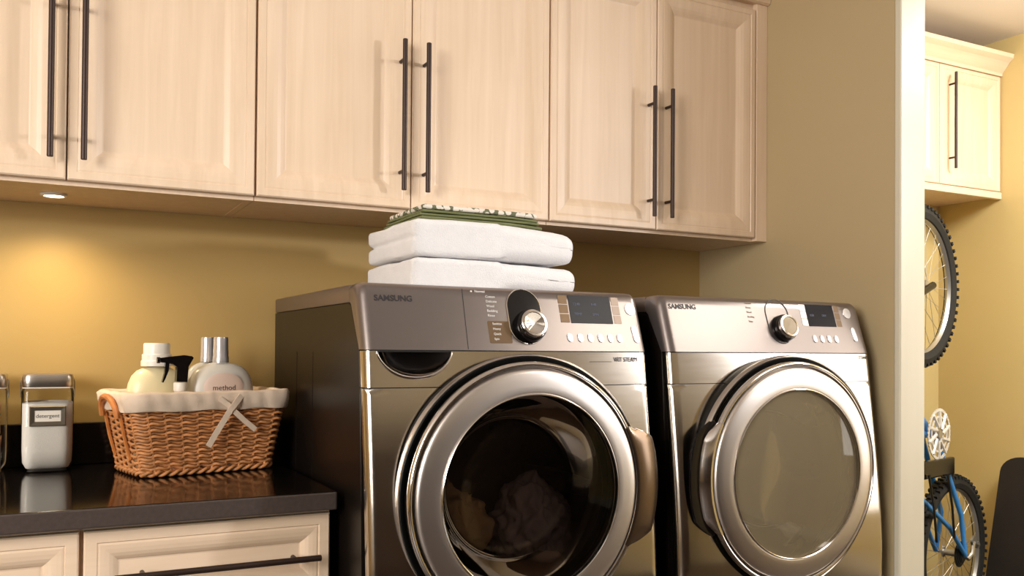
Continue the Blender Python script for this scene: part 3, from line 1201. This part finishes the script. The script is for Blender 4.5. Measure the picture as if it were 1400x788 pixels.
# ================================================================== jars on the countertop
def jar(cx, cy, label, tagtext=None):
    z0 = 0.9145
    t = thing('glass_jar', label, 'jar', (cx, cy, z0), 'square glass jars on the black countertop')
    Mj = Matrix.Translation((cx, cy, z0))
    bm = bmesh.new()
    lathe(bm, [(0.0005, 0.004), (0.040, 0.004), (0.0455, 0.001), (0.049, 0.006), (0.0545, 0.018), (0.0555, 0.05), (0.0555, 0.186), (0.053, 0.194),
               (0.0515, 0.198), (0.0515, 0.203)], 64, Mj, cap0=True, sq=7)
    obj('glass_body', bm, GLASS_J, t, smooth=True)
    bm = bmesh.new()
    lathe(bm, [(0.048, 0.199), (0.0535, 0.1985), (0.0545, 0.202), (0.0545, 0.222), (0.052, 0.228), (0.045, 0.2295), (0.0005, 0.2295)], 64, Mj, cap1=True, sq=7)
    obj('lid', bm, BRUSHLID, t, smooth=True, label='brushed metal lid')
    bm = bmesh.new()
    lathe(bm, [(0.0518, 0.1955), (0.0535, 0.1955), (0.0535, 0.1980), (0.0518, 0.198)], 64, Mj, sq=7)
    obj('seal', bm, PLAST_W, t, smooth=True)
    for s in (-1, 1):
        bm = bmesh.new()
        tube(bm, [(cx + s * 0.0552, cy, z0 + 0.216), (cx + s * 0.0572, cy, z0 + 0.208), (cx + s * 0.0572, cy, z0 + 0.196), (cx + s * 0.0564, cy, z0 + 0.172)], 0.0012, 8)
        obj('clip', bm, PEWTER, t, smooth=True)
    if tagtext:
        yf = cy - 0.0562
        bm = bmesh.new()
        rect_loops(bm, cx - 0.038, cx + 0.038, 1.022, 1.069, [(0, yf), (0, yf - 0.003), (0.002, yf - 0.0045), (0.0098, yf - 0.0035), (0.0108, yf - 0.001)], close=False)
        fr = obj('label_frame', bm, PEWTER, t, label='pewter label holder')
        obj('label_card', newbox(cx - 0.0305, cx + 0.0305, yf - 0.0012, yf - 0.0002, 1.0295, 1.0615), PLAST_W, fr)
        bm = text_bm(tagtext, 0.0125, 0.0002, 'CENTER')
        for v in bm.verts:
            v.co = Vector((cx + v.co.x, yf - 0.0015 - v.co.z, 1.0455 + v.co.y))
        obj('lettering', bm, DARKINK, fr)
    return t


jar(0.271, -0.09, 'square glass jar of white powder with metal lid and label', 'detergent')
jar(0.132, -0.085, 'square glass jar of brown clothespins at the left edge')
bm = bmesh.new()
rings = lathe(bm, [(0.0005, 0.0), (0.038, 0.0), (0.0455, 0.003), (0.0522, 0.017), (0.0535, 0.05), (0.0535, 0.155)], 64, Matrix.Translation((0.271, -0.09, 0.9195)), cap0=True, sq=7)
top = []
for f in (0.8, 0.55, 0.3, 0.02):
    top.append((0.0535 * f, 0.155 + 0.004 * math.sin(f * 9)))
lathe(bm, [(0.0535, 0.155)] + top, 64, Matrix.Translation((0.271, -0.09, 0.9195)), cap1=True, sq=7)
bmesh.ops.remove_doubles(bm, verts=bm.verts, dist=1e-5)
pw = obj('washing_powder', bm, POWDER, None, smooth=True)
recentre(pw, (0.271, -0.09, 0.9195))
tag(pw, 'white washing powder filling the labelled glass jar', 'powder')
pw['kind'] = 'stuff'


def clothespin():
    t = thing('clothespin', 'wooden clothespin in the glass jar at the left edge', 'clothespin', (0, 0, 0), 'clothespins in the left jar')
    for s in (-1, 1):
        bm = bmesh.new()
        prism(bm, [(s * 0.0008, 0), (s * 0.0055, 0.002), (s * 0.005, 0.045), (s * 0.0075, 0.074), (s * 0.0025, 0.074), (s * 0.0008, 0.045)], 1, -0.005, 0.005)
        obj('prong', bm, PIN, t, world=False)
    bm = bmesh.new()
    pts = [(0.006 * math.cos(a), -0.006 + 0.012 * a / (8 * PI), 0.045 + 0.004 * math.sin(a)) for a in [k * PI / 4 for k in range(33)]]
    tube(bm, pts, 0.0007, 5)
    obj('spring', bm, PEWTER, t, world=False)
    return t


pin0 = clothespin()
first = True
for layer in range(2):
    for i in range(4):
        for j in range(3):
            x = 0.132 - 0.0345 + 0.023 * i
            y = -0.085 - 0.03 + 0.03 * j
            z = 0.9215 + 0.079 * layer
            if first:
                r = pin0
                first = False
            else:
                r = pin0.copy()
                C.objects.link(r)
                for ch in pin0.children:
                    c_ = ch.copy()
                    C.objects.link(c_)
                    c_.parent = r
            r.location = (x, y, z)
            r.rotation_euler = (random.uniform(-0.05, 0.05), random.uniform(-0.05, 0.05), random.choice((0, 0.12, -0.1, 0.2)))


# ================================================================== basket
BR = math.atan2(0.22, 0.976)
BX = Matrix.Translation((0.589, -0.222, 0.9145)) @ Matrix.Rotation(BR, 4, 'Z')
basket = thing('wicker_basket', 'honey brown wicker basket with cream liner and ribbon on the countertop', 'basket', (0.589, -0.222, 0.9145), None, BR)
BW0, BD0, BW1, BD1, BH = 0.155, 0.098, 0.190, 0.118, 0.188


def basket_pt(s, z, out=0.0):
    """point on the basket wall: s in 0..1 round the rounded rectangle, z height"""
    f = z / BH
    hw, hd = BW0 + (BW1 - BW0) * f, BD0 + (BD1 - BD0) * f
    r = 0.03
    sides = [2 * (hw - r), PI / 2 * r, 2 * (hd - r), PI / 2 * r] * 2
    tot = sum(sides)
    d = (s % 1.0) * tot
    x, y = -(hw - r), -hd
    seq = [((-(hw - r), -hd), (1, 0)), ((hw - r, -(hd - r)), -PI / 2), ((hw, -(hd - r)), (0, 1)), ((hw - r, hd - r), 0),
           (((hw - r), hd), (-1, 0)), ((-(hw - r), hd - r), PI / 2), ((-hw, hd - r), (0, -1)), ((-(hw - r), -(hd - r)), PI)]
    for L, (o, k) in zip(sides, seq):
        if d <= L + 1e-9:
            if isinstance(k, tuple):
                nx, ny = (k[1], -k[0])
                return Vector((o[0] + k[0] * d + nx * out, o[1] + k[1] * d + ny * out, z))
            a = k + d / r
            return Vector((o[0] + math.cos(a) * (r + out), o[1] + math.sin(a) * (r + out), z))
        d -= L
    return Vector((-(hw - r), -hd, z))


NSTK = 30
bm = bmesh.new()
rows = 19
for row in range(rows):
    z = 0.020 + (0.150 - 0.020) * row / (rows - 1)
    pts = []
    n = NSTK * 4
    for k in range(n):
        s = k / n
        ph = PI * NSTK * s + (PI if row % 2 else 0)
        # strands climb slightly between stakes, giving the slanted ripple of the weave
        pts.append(basket_pt(s, z + 0.0020 * math.sin(2 * PI * NSTK * s), 0.0046 * math.sin(ph)))
    tube(bm, pts, 0.0036, 6, closed=True, flat=0.8)
o = obj('weave', bm, WICKER, basket, smooth=True, world=False, angle=180)
o['kind'] = 'stuff'
bm = bmesh.new()
for k in range(NSTK):
    s = (k + 0.0) / NSTK
    tube(bm, [basket_pt(s, 0.006), basket_pt(s, 0.09), basket_pt(s, 0.176)], 0.0030, 6)
o = obj('stakes', bm, WICKER, basket, smooth=True, world=False)
o['kind'] = 'stuff'
bm = bmesh.new()
for h_ in range(2):
    n = NSTK * 8
    tube(bm, [basket_pt(k / n, 0.0085 + 0.0042 * math.sin(2 * PI * NSTK * 0.75 * k / n + PI * h_), 0.004 * math.cos(2 * PI * NSTK * 0.75 * k / n + PI * h_)) for k in range(n)], 0.0042, 7, closed=True)
obj('base_braid', bm, WICKER, basket, smooth=True, world=False, angle=180)
bm = bmesh.new()
n = 96
tube(bm, [basket_pt(k / n, 0.182) for k in range(n)], 0.006, 8, closed=True)
obj('rim', bm, WICKER_O, basket, smooth=True, world=False, angle=180)
bm = bmesh.new()
box(bm, -BW0 + 0.006, BW0 - 0.006, -BD0 + 0.006, BD0 - 0.006, 0.002, 0.007)
obj('base', bm, WICKER, basket, world=False)
for sg_ in (-1, 1):
    bm = bmesh.new()
    xh = BW1 + 0.004
    pts = []
    for k in range(17):
        a = PI * k / 16
        pts.append((sg_ * (xh + 0.010 * math.sin(a) + 0.004), -0.055 * math.cos(a), 0.135 + 0.046 * math.sin(a) ** 0.8))
    tube(bm, pts, 0.0068, 8)
    tube(bm, [(sg_ * (xh - 0.002), 0.055, 0.140), (sg_ * (BW1 - 0.008), 0.055, 0.09), (sg_ * (BW1 - 0.022), 0.055, 0.04)], 0.004, 6)
    tube(bm, [(sg_ * (xh - 0.002), -0.055, 0.140), (sg_ * (BW1 - 0.008), -0.055, 0.09), (sg_ * (BW1 - 0.022), -0.055, 0.04)], 0.004, 6)
    obj('handle', bm, WICKER_O, basket, smooth=True, world=False)
# liner: folded over the rim, hanging outside, lining the inside
bm = bmesh.new()
n = 160
prev = None
secs = [(0.149, 0.0095), (0.152, 0.0105), (0.170, 0.0110), (0.186, 0.0100), (0.1925, 0.004), (0.1925, -0.004), (0.186, -0.008), (0.150, -0.0095), (0.06, -0.0105)]
grid = []
for k in range(n):
    s = k / n
    col = []
    for j, (z, o_) in enumerate(secs):
        wv = 0.0014 * math.sin(31 * 2 * PI * s + j) + 0.0012 * math.sin(13 * 2 * PI * s + 2 * j)
        p = basket_pt(s, min(z, BH), o_ + (wv if j < 4 else 0))
        p.z = z + (0.0015 * math.sin(9 * 2 * PI * s + 1) if j < 2 else 0) + 0.001 * math.sin(17 * 2 * PI * s) * (j in (4, 5))
        col.append(bm.verts.new(p))
    grid.append(col)
for k in range(n):
    a, b = grid[k], grid[(k + 1) % n]
    for j in range(len(secs) - 1):
        bm.faces.new((a[j], b[j], b[j + 1], a[j + 1]))
obj('liner', bm, LINEN, basket, smooth=True, world=False, angle=70, label='cream cloth liner turned over the rim')


def ribbon(pts, wd):
    """flat strip facing the basket's front (-y)"""
    bm = bmesh.new()
    prev = None
    pts = [Vector(p) for p in pts]
    for i, p in enumerate(pts):
        d = (pts[min(i + 1, len(pts) - 1)] - pts[max(i - 1, 0)]).normalized()
        sd = d.cross(Vector((0, -1, 0))).normalized() * wd / 2
        th = Vector((0, 0.0016, 0))
        q = [bm.verts.new(p - sd), bm.verts.new(p + sd), bm.verts.new(p + sd + th), bm.verts.new(p - sd + th)]
        if prev:
            for j in range(4):
                bm.faces.new((prev[j], prev[(j + 1) % 4], q[(j + 1) % 4], q[j]))
        else:
            bm.faces.new(q)
        prev = q
    bm.faces.new(prev)
    return obj('ribbon', bm, LINEN, basket, smooth=True, world=False)


yfr = -BD1 - 0.0135
ribbon([(0.062, yfr + 0.003, 0.183), (0.047, yfr - 0.004, 0.169), (0.030, yfr - 0.0045, 0.148), (0.004, yfr - 0.001, 0.105), (-0.020, yfr - 0.001, 0.066)], 0.0135)
ribbon([(0.006, yfr + 0.001, 0.176), (0.026, yfr - 0.001, 0.160), (0.043, yfr - 0.002, 0.143), (0.066, yfr - 0.001, 0.122), (0.095, yfr + 0.001, 0.099)], 0.0125)


# ---------------- bottles standing in the basket
ZF = 0.9145 + 0.0075


def dome_bottle(x, y, label, m, h, hw, hd, caps, words, rot):
    t = thing('bottle', label, 'bottle', (x, y, ZF), 'bottles in the basket', rot)
    bm = bmesh.new()
    prf = [(0.0005, 0.0), (0.86, 0.0), (0.95, 0.006), (1.0, 0.02), (1.0, h - 0.075), (0.985, h - 0.058), (0.93, h - 0.038), (0.82, h - 0.02), (0.66, h - 0.008), (0.45, h - 0.001),
           (0.28, h + 0.002), (0.22, h + 0.004), (0.215, h + 0.012)]
    n = 56
    rings = []
    for f, z in prf:
        rings.append([bm.verts.new((hw * f * math.cos(a), (hd * f if f > 0.3 else hw * f * 0.9) * math.sin(a), z)) for a in [2 * PI * k / n for k in range(n)]])
    for A, B in zip(rings, rings[1:]):
        for k in range(n):
            bm.faces.new((A[k], A[(k + 1) % n], B[(k + 1) % n], B[k]))
    bm.faces.new(rings[-1])
    bd = obj('bottle_body', bm, m, t, smooth=True, world=False)
    bm = bmesh.new()
    cr, ch, cm, steps = caps
    z0 = h + 0.003
    pr = [(cr * 1.06, z0), (cr * 1.06, z0 + ch * 0.22), (cr * 1.0, z0 + ch * 0.25), (cr * 1.0, z0 + ch * 0.5), (cr * steps, z0 + ch * 0.53), (cr * steps, z0 + ch * 0.94),
          (cr * (steps - 0.06), z0 + ch), (0.0005, z0 + ch)]
    lathe(bm, pr, 32, cap1=True)
    obj('cap', bm, cm, t, smooth=True, world=False)
    if words:
        bm = bmesh.new()
        # raised oval label wrapped on the front
        nr, na = 8, 40
        rows_ = []
        for i in range(nr + 1):
            rr_ = i / nr
            row_ = []
            for k in range(na):
                a = 2 * PI * k / na
                px, pz = 0.047 * rr_ * math.cos(a), 0.034 * rr_ * math.sin(a)
                py = -hd * math.sqrt(max(0, 1 - (px / hw) ** 2)) - (0.0012 if rr_ < 0.99 else 0)
                row_.append(bm.verts.new((px, py, h - 0.055 + pz)))
            rows_.append(row_)
        for A, B in zip(rows_, rows_[1:]):
            for k in range(na):
                bm.faces.new((A[k], A[(k + 1) % na], B[(k + 1) % na], B[k]))
        lb = obj('label', bm, PINKLBL, t, smooth=True, world=False)
        bm = text_bm(words, 0.0175, 0.0003, 'CENTER')
        for v in bm.verts:
            px = v.co.x
            v.co = Vector((px, -hd * math.sqrt(max(0, 1 - (px / hw) ** 2)) - 0.0016 - v.co.z, h - 0.0575 + v.co.y))
        obj('lettering', bm, DARKINK, bd, world=False)
    return t


dome_bottle(0.644, -0.235, 'grey white laundry bottle with silver cap and oval label, right in the basket', PLAST_G, 0.247, 0.080, 0.036, (0.0180, 0.062, SILVER, 0.97), 'method', BR * 0.4)
dome_bottle(0.6245, -0.160, 'grey white bottle with silver cap behind the oval-labelled one', PLAST_G, 0.247, 0.060, 0.025, (0.0165, 0.062, SILVER, 0.97), None, BR)
dome_bottle(0.501, -0.205, 'cream rounded bottle with broad white cap, left in the basket', PLAST_C, 0.238, 0.070, 0.04, (0.0335, 0.055, PLAST_W, 0.9), None, BR)

SPR = Matrix.Translation((0, 0, 0.204)) @ Matrix.Diagonal((1.32, 1.2, 1.2, 1)) @ Matrix.Translation((0.001, 0, -0.204))
t = thing('spray_bottle', 'spray bottle with black trigger head, in the middle of the basket', 'bottle', (0.5455, -0.279, ZF), 'bottles in the basket', 0.1)
bm = bmesh.new()
lathe(bm, [(0.0005, 0), (0.026, 0), (0.029, 0.004), (0.029, 0.13), (0.026, 0.15), (0.018, 0.17), (0.0128, 0.18), (0.0128, 0.186)], 40, cap0=True, cap1=True)
obj('bottle_body', bm, PLAST_G, t, smooth=True, world=False)
bm = bmesh.new()
lathe(bm, [(0.0142, 0.184), (0.0148, 0.186), (0.0148, 0.202), (0.0135, 0.204), (0.0005, 0.204)], 28, cap0=True, cap1=True)
obj('collar', bm, PLAST_W, t, smooth=True, world=False)
bm = bmesh.new()
prism(bm, [(-0.036, 0.252), (-0.035, 0.243), (-0.026, 0.2425), (-0.016, 0.240), (-0.008, 0.234), (-0.009, 0.206), (0.0095, 0.2045), (0.0115, 0.235), (0.020, 0.252),
           (0.017, 0.2555), (0.004, 0.2575), (-0.02, 0.2545)], 1, -0.0085, 0.0085)
bm.transform(SPR)
hd_ = obj('spray_head', bm, GLOSSBLK, t, world=False)
bm = bmesh.new()
prism(bm, [(-0.0275, 0.243), (-0.0205, 0.243), (-0.0215, 0.228), (-0.026, 0.214), (-0.0305, 0.204), (-0.0325, 0.205), (-0.0285, 0.222)], 1, -0.005, 0.005)
bm.transform(SPR)
obj('trigger', bm, GLOSSBLK, hd_, world=False)
bm = bmesh.new()
tube(bm, [(-0.036, 0, 0.2475), (-0.041, 0, 0.2475)], 0.006, 12)
bm.transform(SPR)
obj('nozzle', bm, GLOSSBLK, hd_, smooth=True, world=False)


# ================================================================== alcove cabinet
K = 1.2 / 1.069
def asc(v, c):
    return c + (v - c) * K


AX1 = XR - 0.002
AYF = 0.125
AZ0, AZ1 = asc(1.858, 1.2097), asc(2.36, 1.2097)
XM = asc(3.385, 0.26)
t = thing('upper_cabinet', 'maple wall cabinet in the yellow alcove at the right', 'cabinet', (3.75, 0.29, AZ0))
AX0 = 2 * XM - AX1
bm = bmesh.new()
box(bm, AX0, AX1, AYF + 0.02, YB2 - 0.001, AZ0 + 0.0, AZ1 + 0.02)
obj('body', bm, MAPLE, t)
door_leaf(t, AX0 + 0.003, XM - 0.002, AZ0 + 0.024, AZ1 - 0.004, AYF, AX0 + 0.06, asc(2.131, 1.2097), False, 0.430)
door_leaf(t, XM + 0.002, AX1 - 0.004, AZ0 + 0.024, AZ1 - 0.004, AYF, XM + 0.064, asc(2.131, 1.2097), False, 0.430)
bm = bmesh.new()
prism(bm, [(AYF + 0.018, AZ1 - 0.002), (AYF - 0.006, AZ1 - 0.002), (AYF - 0.008, AZ1 + 0.012), (AYF - 0.022, AZ1 + 0.028), (AYF - 0.042, AZ1 + 0.052), (AYF - 0.062, AZ1 + 0.068),
           (AYF - 0.064, AZ1 + 0.086), (AYF + 0.018, AZ1 + 0.086)], 0, AX0, AX1)
obj('crown', bm, MAPLE_H, t)
obj('light_rail', newbox(AX0, AX1, AYF - 0.004, AYF + 0.0195, AZ0 - 0.012, AZ0 + 0.0195, bev=0.003), MAPLE_H, t)


# ================================================================== bicycle stood on its back wheel
HB = Vector((math.cos(math.radians(14)), math.sin(math.radians(14)), 0))
NB = Vector((HB.y, -HB.x, 0))            # towards the camera side
def pix_on_plane(u, v, P0):
    d = fwd + rt2 * ((u - 704.2908) / 1225.1443) - up2 * ((v - 461.9718) / 1225.1443)
    k = (P0 - CAM).dot(NB) / d.dot(NB)
    return CAM + d * k


RW = 0.333
P0 = Vector((3.74, 0.047, 0.36))
LOW = pix_on_plane(1300, 742, P0)
LOW.z = RW + 0.012
UPP = pix_on_plane(1257, 391, P0)
BBK = pix_on_plane(1284, 594, P0 + NB * 0.045) - NB * 0.045
bike = thing('bicycle', 'blue mountain bike stood upright on its back wheel in the alcove', 'bicycle', (LOW.x, LOW.y, 0))


def bp(c, a, b, n=0.0):
    return c + HB * a + Vector((0, 0, b)) + NB * n


def wheel(c, rear):
    bm = bmesh.new()
    prf = [(-0.026, -0.024), (-0.018, 0.0), (-0.0, 0.006), (0.018, 0.0), (0.026, -0.024), (0.018, -0.045), (0.009, -0.05), (-0.009, -0.05), (-0.018, -0.045)]
    N = 72
    rings = []
    for k in range(N):
        a = 2 * PI * k / N
        rings.append([bm.verts.new(bp(c, (RW - 0.008 + q[1]) * math.cos(a), (RW - 0.008 + q[1]) * math.sin(a), q[0])) for q in prf])
    for k in range(N):
        A, B = rings[k], rings[(k + 1) % N]
        for j in range(len(prf)):
            bm.faces.new((A[j], A[(j + 1) % len(prf)], B[(j + 1) % len(prf)], B[j]))
    # tread knobs
    for k in range(60):
        a = 2 * PI * k / 60
        for n_, r_ in ((-0.017, RW - 0.006), (0.017, RW - 0.006), (0.0, RW + 0.001)):
            aa = a + (PI / 60 if n_ == 0 else 0)
            Mx_ = Matrix((HB * math.cos(aa) + Vector((0, 0, math.sin(aa))), -HB * math.sin(aa) + Vector((0, 0, math.cos(aa))), NB)).transposed().to_4x4()
            Mx_.translation = bp(c, r_ * math.cos(aa), r_ * math.sin(aa), n_)
            box(bm, -0.007, 0.006, -0.0065, 0.0065, -0.008, 0.008, mtx=Mx_)
    ty = obj('tyre', bm, TYRE, bike)
    bm = bmesh.new()
    rp = [(-0.012, 0.276), (-0.013, 0.290), (0.013, 0.290), (0.012, 0.276), (0.0, 0.268)]
    rings = []
    for k in range(N):
        a = 2 * PI * k / N
        rings.append([bm.verts.new(bp(c, q[1] * math.cos(a), q[1] * math.sin(a), q[0])) for q in rp])
    for k in range(N):
        A, B = rings[k], rings[(k + 1) % N]
        for j in range(len(rp)):
            bm.faces.new((A[j], A[(j + 1) % len(rp)], B[(j + 1) % len(rp)], B[j]))
    obj('wheel_rim', bm, ALLOY, bike, smooth=True)
    bm = bmesh.new()
    for k in range(32):
        a = 2 * PI * k / 32
        o_ = 0.35 * (1 if (k // 2) % 2 else -1)
        sd = 0.03 if k % 2 else -0.03
        tube(bm, [bp(c, 0.02 * math.cos(a + o_), 0.02 * math.sin(a + o_), sd), bp(c, 0.272 * math.cos(a), 0.272 * math.sin(a), 0)], 0.0012, 4)
    sp = obj('spokes', bm, ALLOY, bike)
    bm = bmesh.new()
    tube(bm, [bp(c, 0, 0, -0.055), bp(c, 0, 0, -0.034), bp(c, 0, 0, -0.033), bp(c, 0, 0, -0.028), bp(c, 0, 0, -0.027), bp(c, 0, 0, 0.027), bp(c, 0, 0, 0.028), bp(c, 0, 0, 0.033),
              bp(c, 0, 0, 0.034), bp(c, 0, 0, 0.055)], [0.006, 0.006, 0.022, 0.022, 0.014, 0.014, 0.022, 0.022, 0.006, 0.006], 16)
    obj('hub', bm, ALLOY, bike, smooth=True)


wheel(LOW, True)
wheel(UPP, False)
# cassette, derailleur
bm = bmesh.new()
cs = LOW
for k, r in enumerate((0.055, 0.048, 0.041, 0.034, 0.028)):
    tube(bm, [bp(cs, 0, 0, 0.036 + k * 0.004), bp(cs, 0, 0, 0.0385 + k * 0.004)], r, 24)
obj('cassette', bm, TYRE, bike, smooth=True)
bm = bmesh.new()
tube(bm, [bp(cs, 0.02, -0.02, 0.062), bp(cs, 0.055, 0.0, 0.066), bp(cs, 0.07, 0.045, 0.066)], 0.009, 8)
tube(bm, [bp(cs, 0.075, 0.05, 0.060), bp(cs, 0.075, 0.05, 0.070)], 0.022, 14)
tube(bm, [bp(cs, 0.115, 0.03, 0.060), bp(cs, 0.115, 0.03, 0.070)], 0.016, 14)
tube(bm, [bp(cs, 0.07, 0.045, 0.07), bp(cs, 0.115, 0.03, 0.07)], 0.007, 8)
obj('derailleur', bm, ALLOY, bike, smooth=True)
# crank and chainring with cut-outs
bm = bmesh.new()
N = 80
for r0, r1 in ((0.094, 0.104), (0.068, 0.076), (0.030, 0.040)):
    rings = []
    for k in range(N):
        a = 2 * PI * k / N
        tooth = 0.003 if (r1 > 0.1 and k % 2) else 0
        rings.append([bm.verts.new(bp(BBK, r * math.cos(a), r * math.sin(a), n_)) for r, n_ in ((r0, 0.043), (r1 + tooth, 0.043), (r1 + tooth, 0.047), (r0, 0.047))])
    for k in range(N):
        A, B = rings[k], rings[(k + 1) % N]
        for j in range(4):
            bm.faces.new((A[j], A[(j + 1) % 4], B[(j + 1) % 4], B[j]))
for k in range(10):
    a = 2 * PI * k / 10
    tube(bm, [bp(BBK, 0.03 * math.cos(a), 0.03 * math.sin(a), 0.046), bp(BBK, 0.098 * math.cos(a + 0.3), 0.098 * math.sin(a + 0.3), 0.045)], 0.0075, 6)
ringo = obj('chainring', bm, RINGW, bike, label='silver chainring with cut-outs')
bm = bmesh.new()
tube(bm, [bp(BBK, 0, 0, -0.05), bp(BBK, 0, 0, 0.052)], 0.017, 12)
tube(bm, [bp(BBK, 0, 0, -0.050), bp(BBK, -0.09, 0.01, -0.054), bp(BBK, -0.17, 0.02, -0.056)], [0.016, 0.012, 0.013], 10)
obj('crank', bm, ALLOY, bike, smooth=True)
# frame
SEAT = bp(BBK, -0.50, -0.02)
HEAD = bp(BBK, -0.56, 0.42)
HEAD2 = HEAD
bm = bmesh.new()
for n_ in (-1, 1):
    tube(bm, [bp(BBK, 0.01, -0.02, n_ * 0.030), bp(LOW, 0, 0.17, n_ * 0.042), bp(LOW, -0.005, 0.0, n_ * 0.062)], [0.012, 0.011, 0.010], 10)
    tube(bm, [bp(SEAT, 0, -0.02, n_ * 0.02), bp(LOW, -0.13, 0.13, n_ * 0.05), bp(LOW, -0.005, 0.0, n_ * 0.062)], [0.010, 0.010, 0.010], 10)
tube(bm, [BBK, HEAD], 0.022, 12)
tube(bm, [SEAT, bp(HEAD, -0.03, -0.02)], 0.018, 12)
tube(bm, [BBK, bp(SEAT, -0.03, 0.01)], 0.017, 12)
tube(bm, [bp(HEAD, -0.03, -0.02), bp(HEAD, 0.10, 0.06)], 0.022, 12)
obj('frame', bm, BLUE, bike, smooth=True)
# bridge with brake bridge and cables
bm = bmesh.new()
Mx_ = Matrix((HB, Vector((0, 0, 1)), NB)).transposed().to_4x4()
Mx_.translation = pix_on_plane(1283, 640, P0 + NB * 0.05)
box(bm, -0.16, 0.135, -0.036, 0.036, -0.012, 0.012, bev=0.006, mtx=Mx_)
obj('rear_brake', bm, GLOSSBLK, bike)
for ua, va, ub, vb in ((1270, 650, 1281, 742), (1296, 650, 1305, 736)):
    bm = bmesh.new()
    A, B = pix_on_plane(ua, va, P0 + NB * 0.07), pix_on_plane(ub, vb, P0 + NB * 0.07)
    tube(bm, [A, (A + B) / 2 + HB * 0.01, B], 0.005, 6)
    obj('cable', bm, BLACK, bike, smooth=True)
# fork, bars, saddle: hidden behind the tan wall, kept simple
bm = bmesh.new()
top = bp(HEAD, 0.10, 0.06)
for n_ in (-1, 1):
    tube(bm, [bp(top, 0, 0, n_ * 0.05), bp(UPP, 0, 0, n_ * 0.055)], 0.015, 10)
tube(bm, [bp(top, 0, 0, -0.06), bp(top, 0, 0, 0.06)], 0.017, 10)
obj('fork', bm, GLOSSBLK, bike, smooth=True)
bm = bmesh.new()
hb = bp(HEAD, -0.07, -0.05)
tube(bm, [bp(HEAD, -0.03, -0.02), hb], 0.014, 10)
tube(bm, [bp(hb, 0, 0, -0.2), bp(hb, 0, 0, 0.06)], 0.013, 10)
obj('handlebar', bm, GLOSSBLK, bike, smooth=True)
bm = bmesh.new()
tube(bm, [SEAT, bp(SEAT, -0.12, 0.03)], 0.013, 10)
tube(bm, [bp(SEAT, -0.13, -0.1), bp(SEAT, -0.13, 0.0), bp(SEAT, -0.12, 0.15)], [0.055, 0.045, 0.018], 10)
obj('saddle', bm, TYRE, bike, smooth=True)

# ================================================================== skateboard leaning on the right wall
yk0, yk1 = 0.155, -0.075
t = thing('skateboard', 'black skateboard leaning upright against the yellow wall at the right edge', 'skateboard', (4.1, 0.04, 0))
L = 0.735
wdt = 0.225
lean = Matrix.Translation((4.1, 0.04, 0.012)) @ Matrix.Rotation(math.radians(5.5), 4, 'X') @ Matrix.Rotation(math.radians(4.0), 4, 'Y')
bm = bmesh.new()
outl = []
n = 14
rr = wdt / 2
for k in range(n + 1):
    a = PI * k / n
    outl.append((rr * math.cos(a), L - rr * 0.75 + rr * 0.75 * math.sin(a)))
for k in range(n + 1):
    a = PI + PI * k / n
    outl.append((rr * math.cos(a), rr * 0.75 + rr * 0.75 * math.sin(a)))
prism(bm, outl, 0, -0.007, 0.005)
for v in bm.verts:
    e = max(0, v.co.z - (L - 0.13)) + max(0, 0.13 - v.co.z)
    v.co.x -= e * 0.22 * 0.0
bm.transform(lean)
obj('deck', bm, GRIP, t)
bm = bmesh.new()
for zz in (0.16, L - 0.16):
    box(bm, 0.0055, 0.02, -0.03, 0.03, zz - 0.04, zz + 0.04)
    tube(bm, [(0.032, -0.085, zz), (0.032, 0.085, zz)], 0.008, 8)
    box(bm, 0.015, 0.032, -0.04, 0.04, zz - 0.012, zz + 0.012)
bm.transform(lean)
obj('truck', bm, ALLOY, t)
for zz in (0.16, L - 0.16):
    for yy in (-0.09, 0.09):
        bm = bmesh.new()
        tube(bm, [(0.032, yy - 0.016, zz), (0.032, yy + 0.016, zz)], 0.026, 18)
        bm.transform(lean)
        obj('wheel', bm, PLAST_C, t, smooth=True)
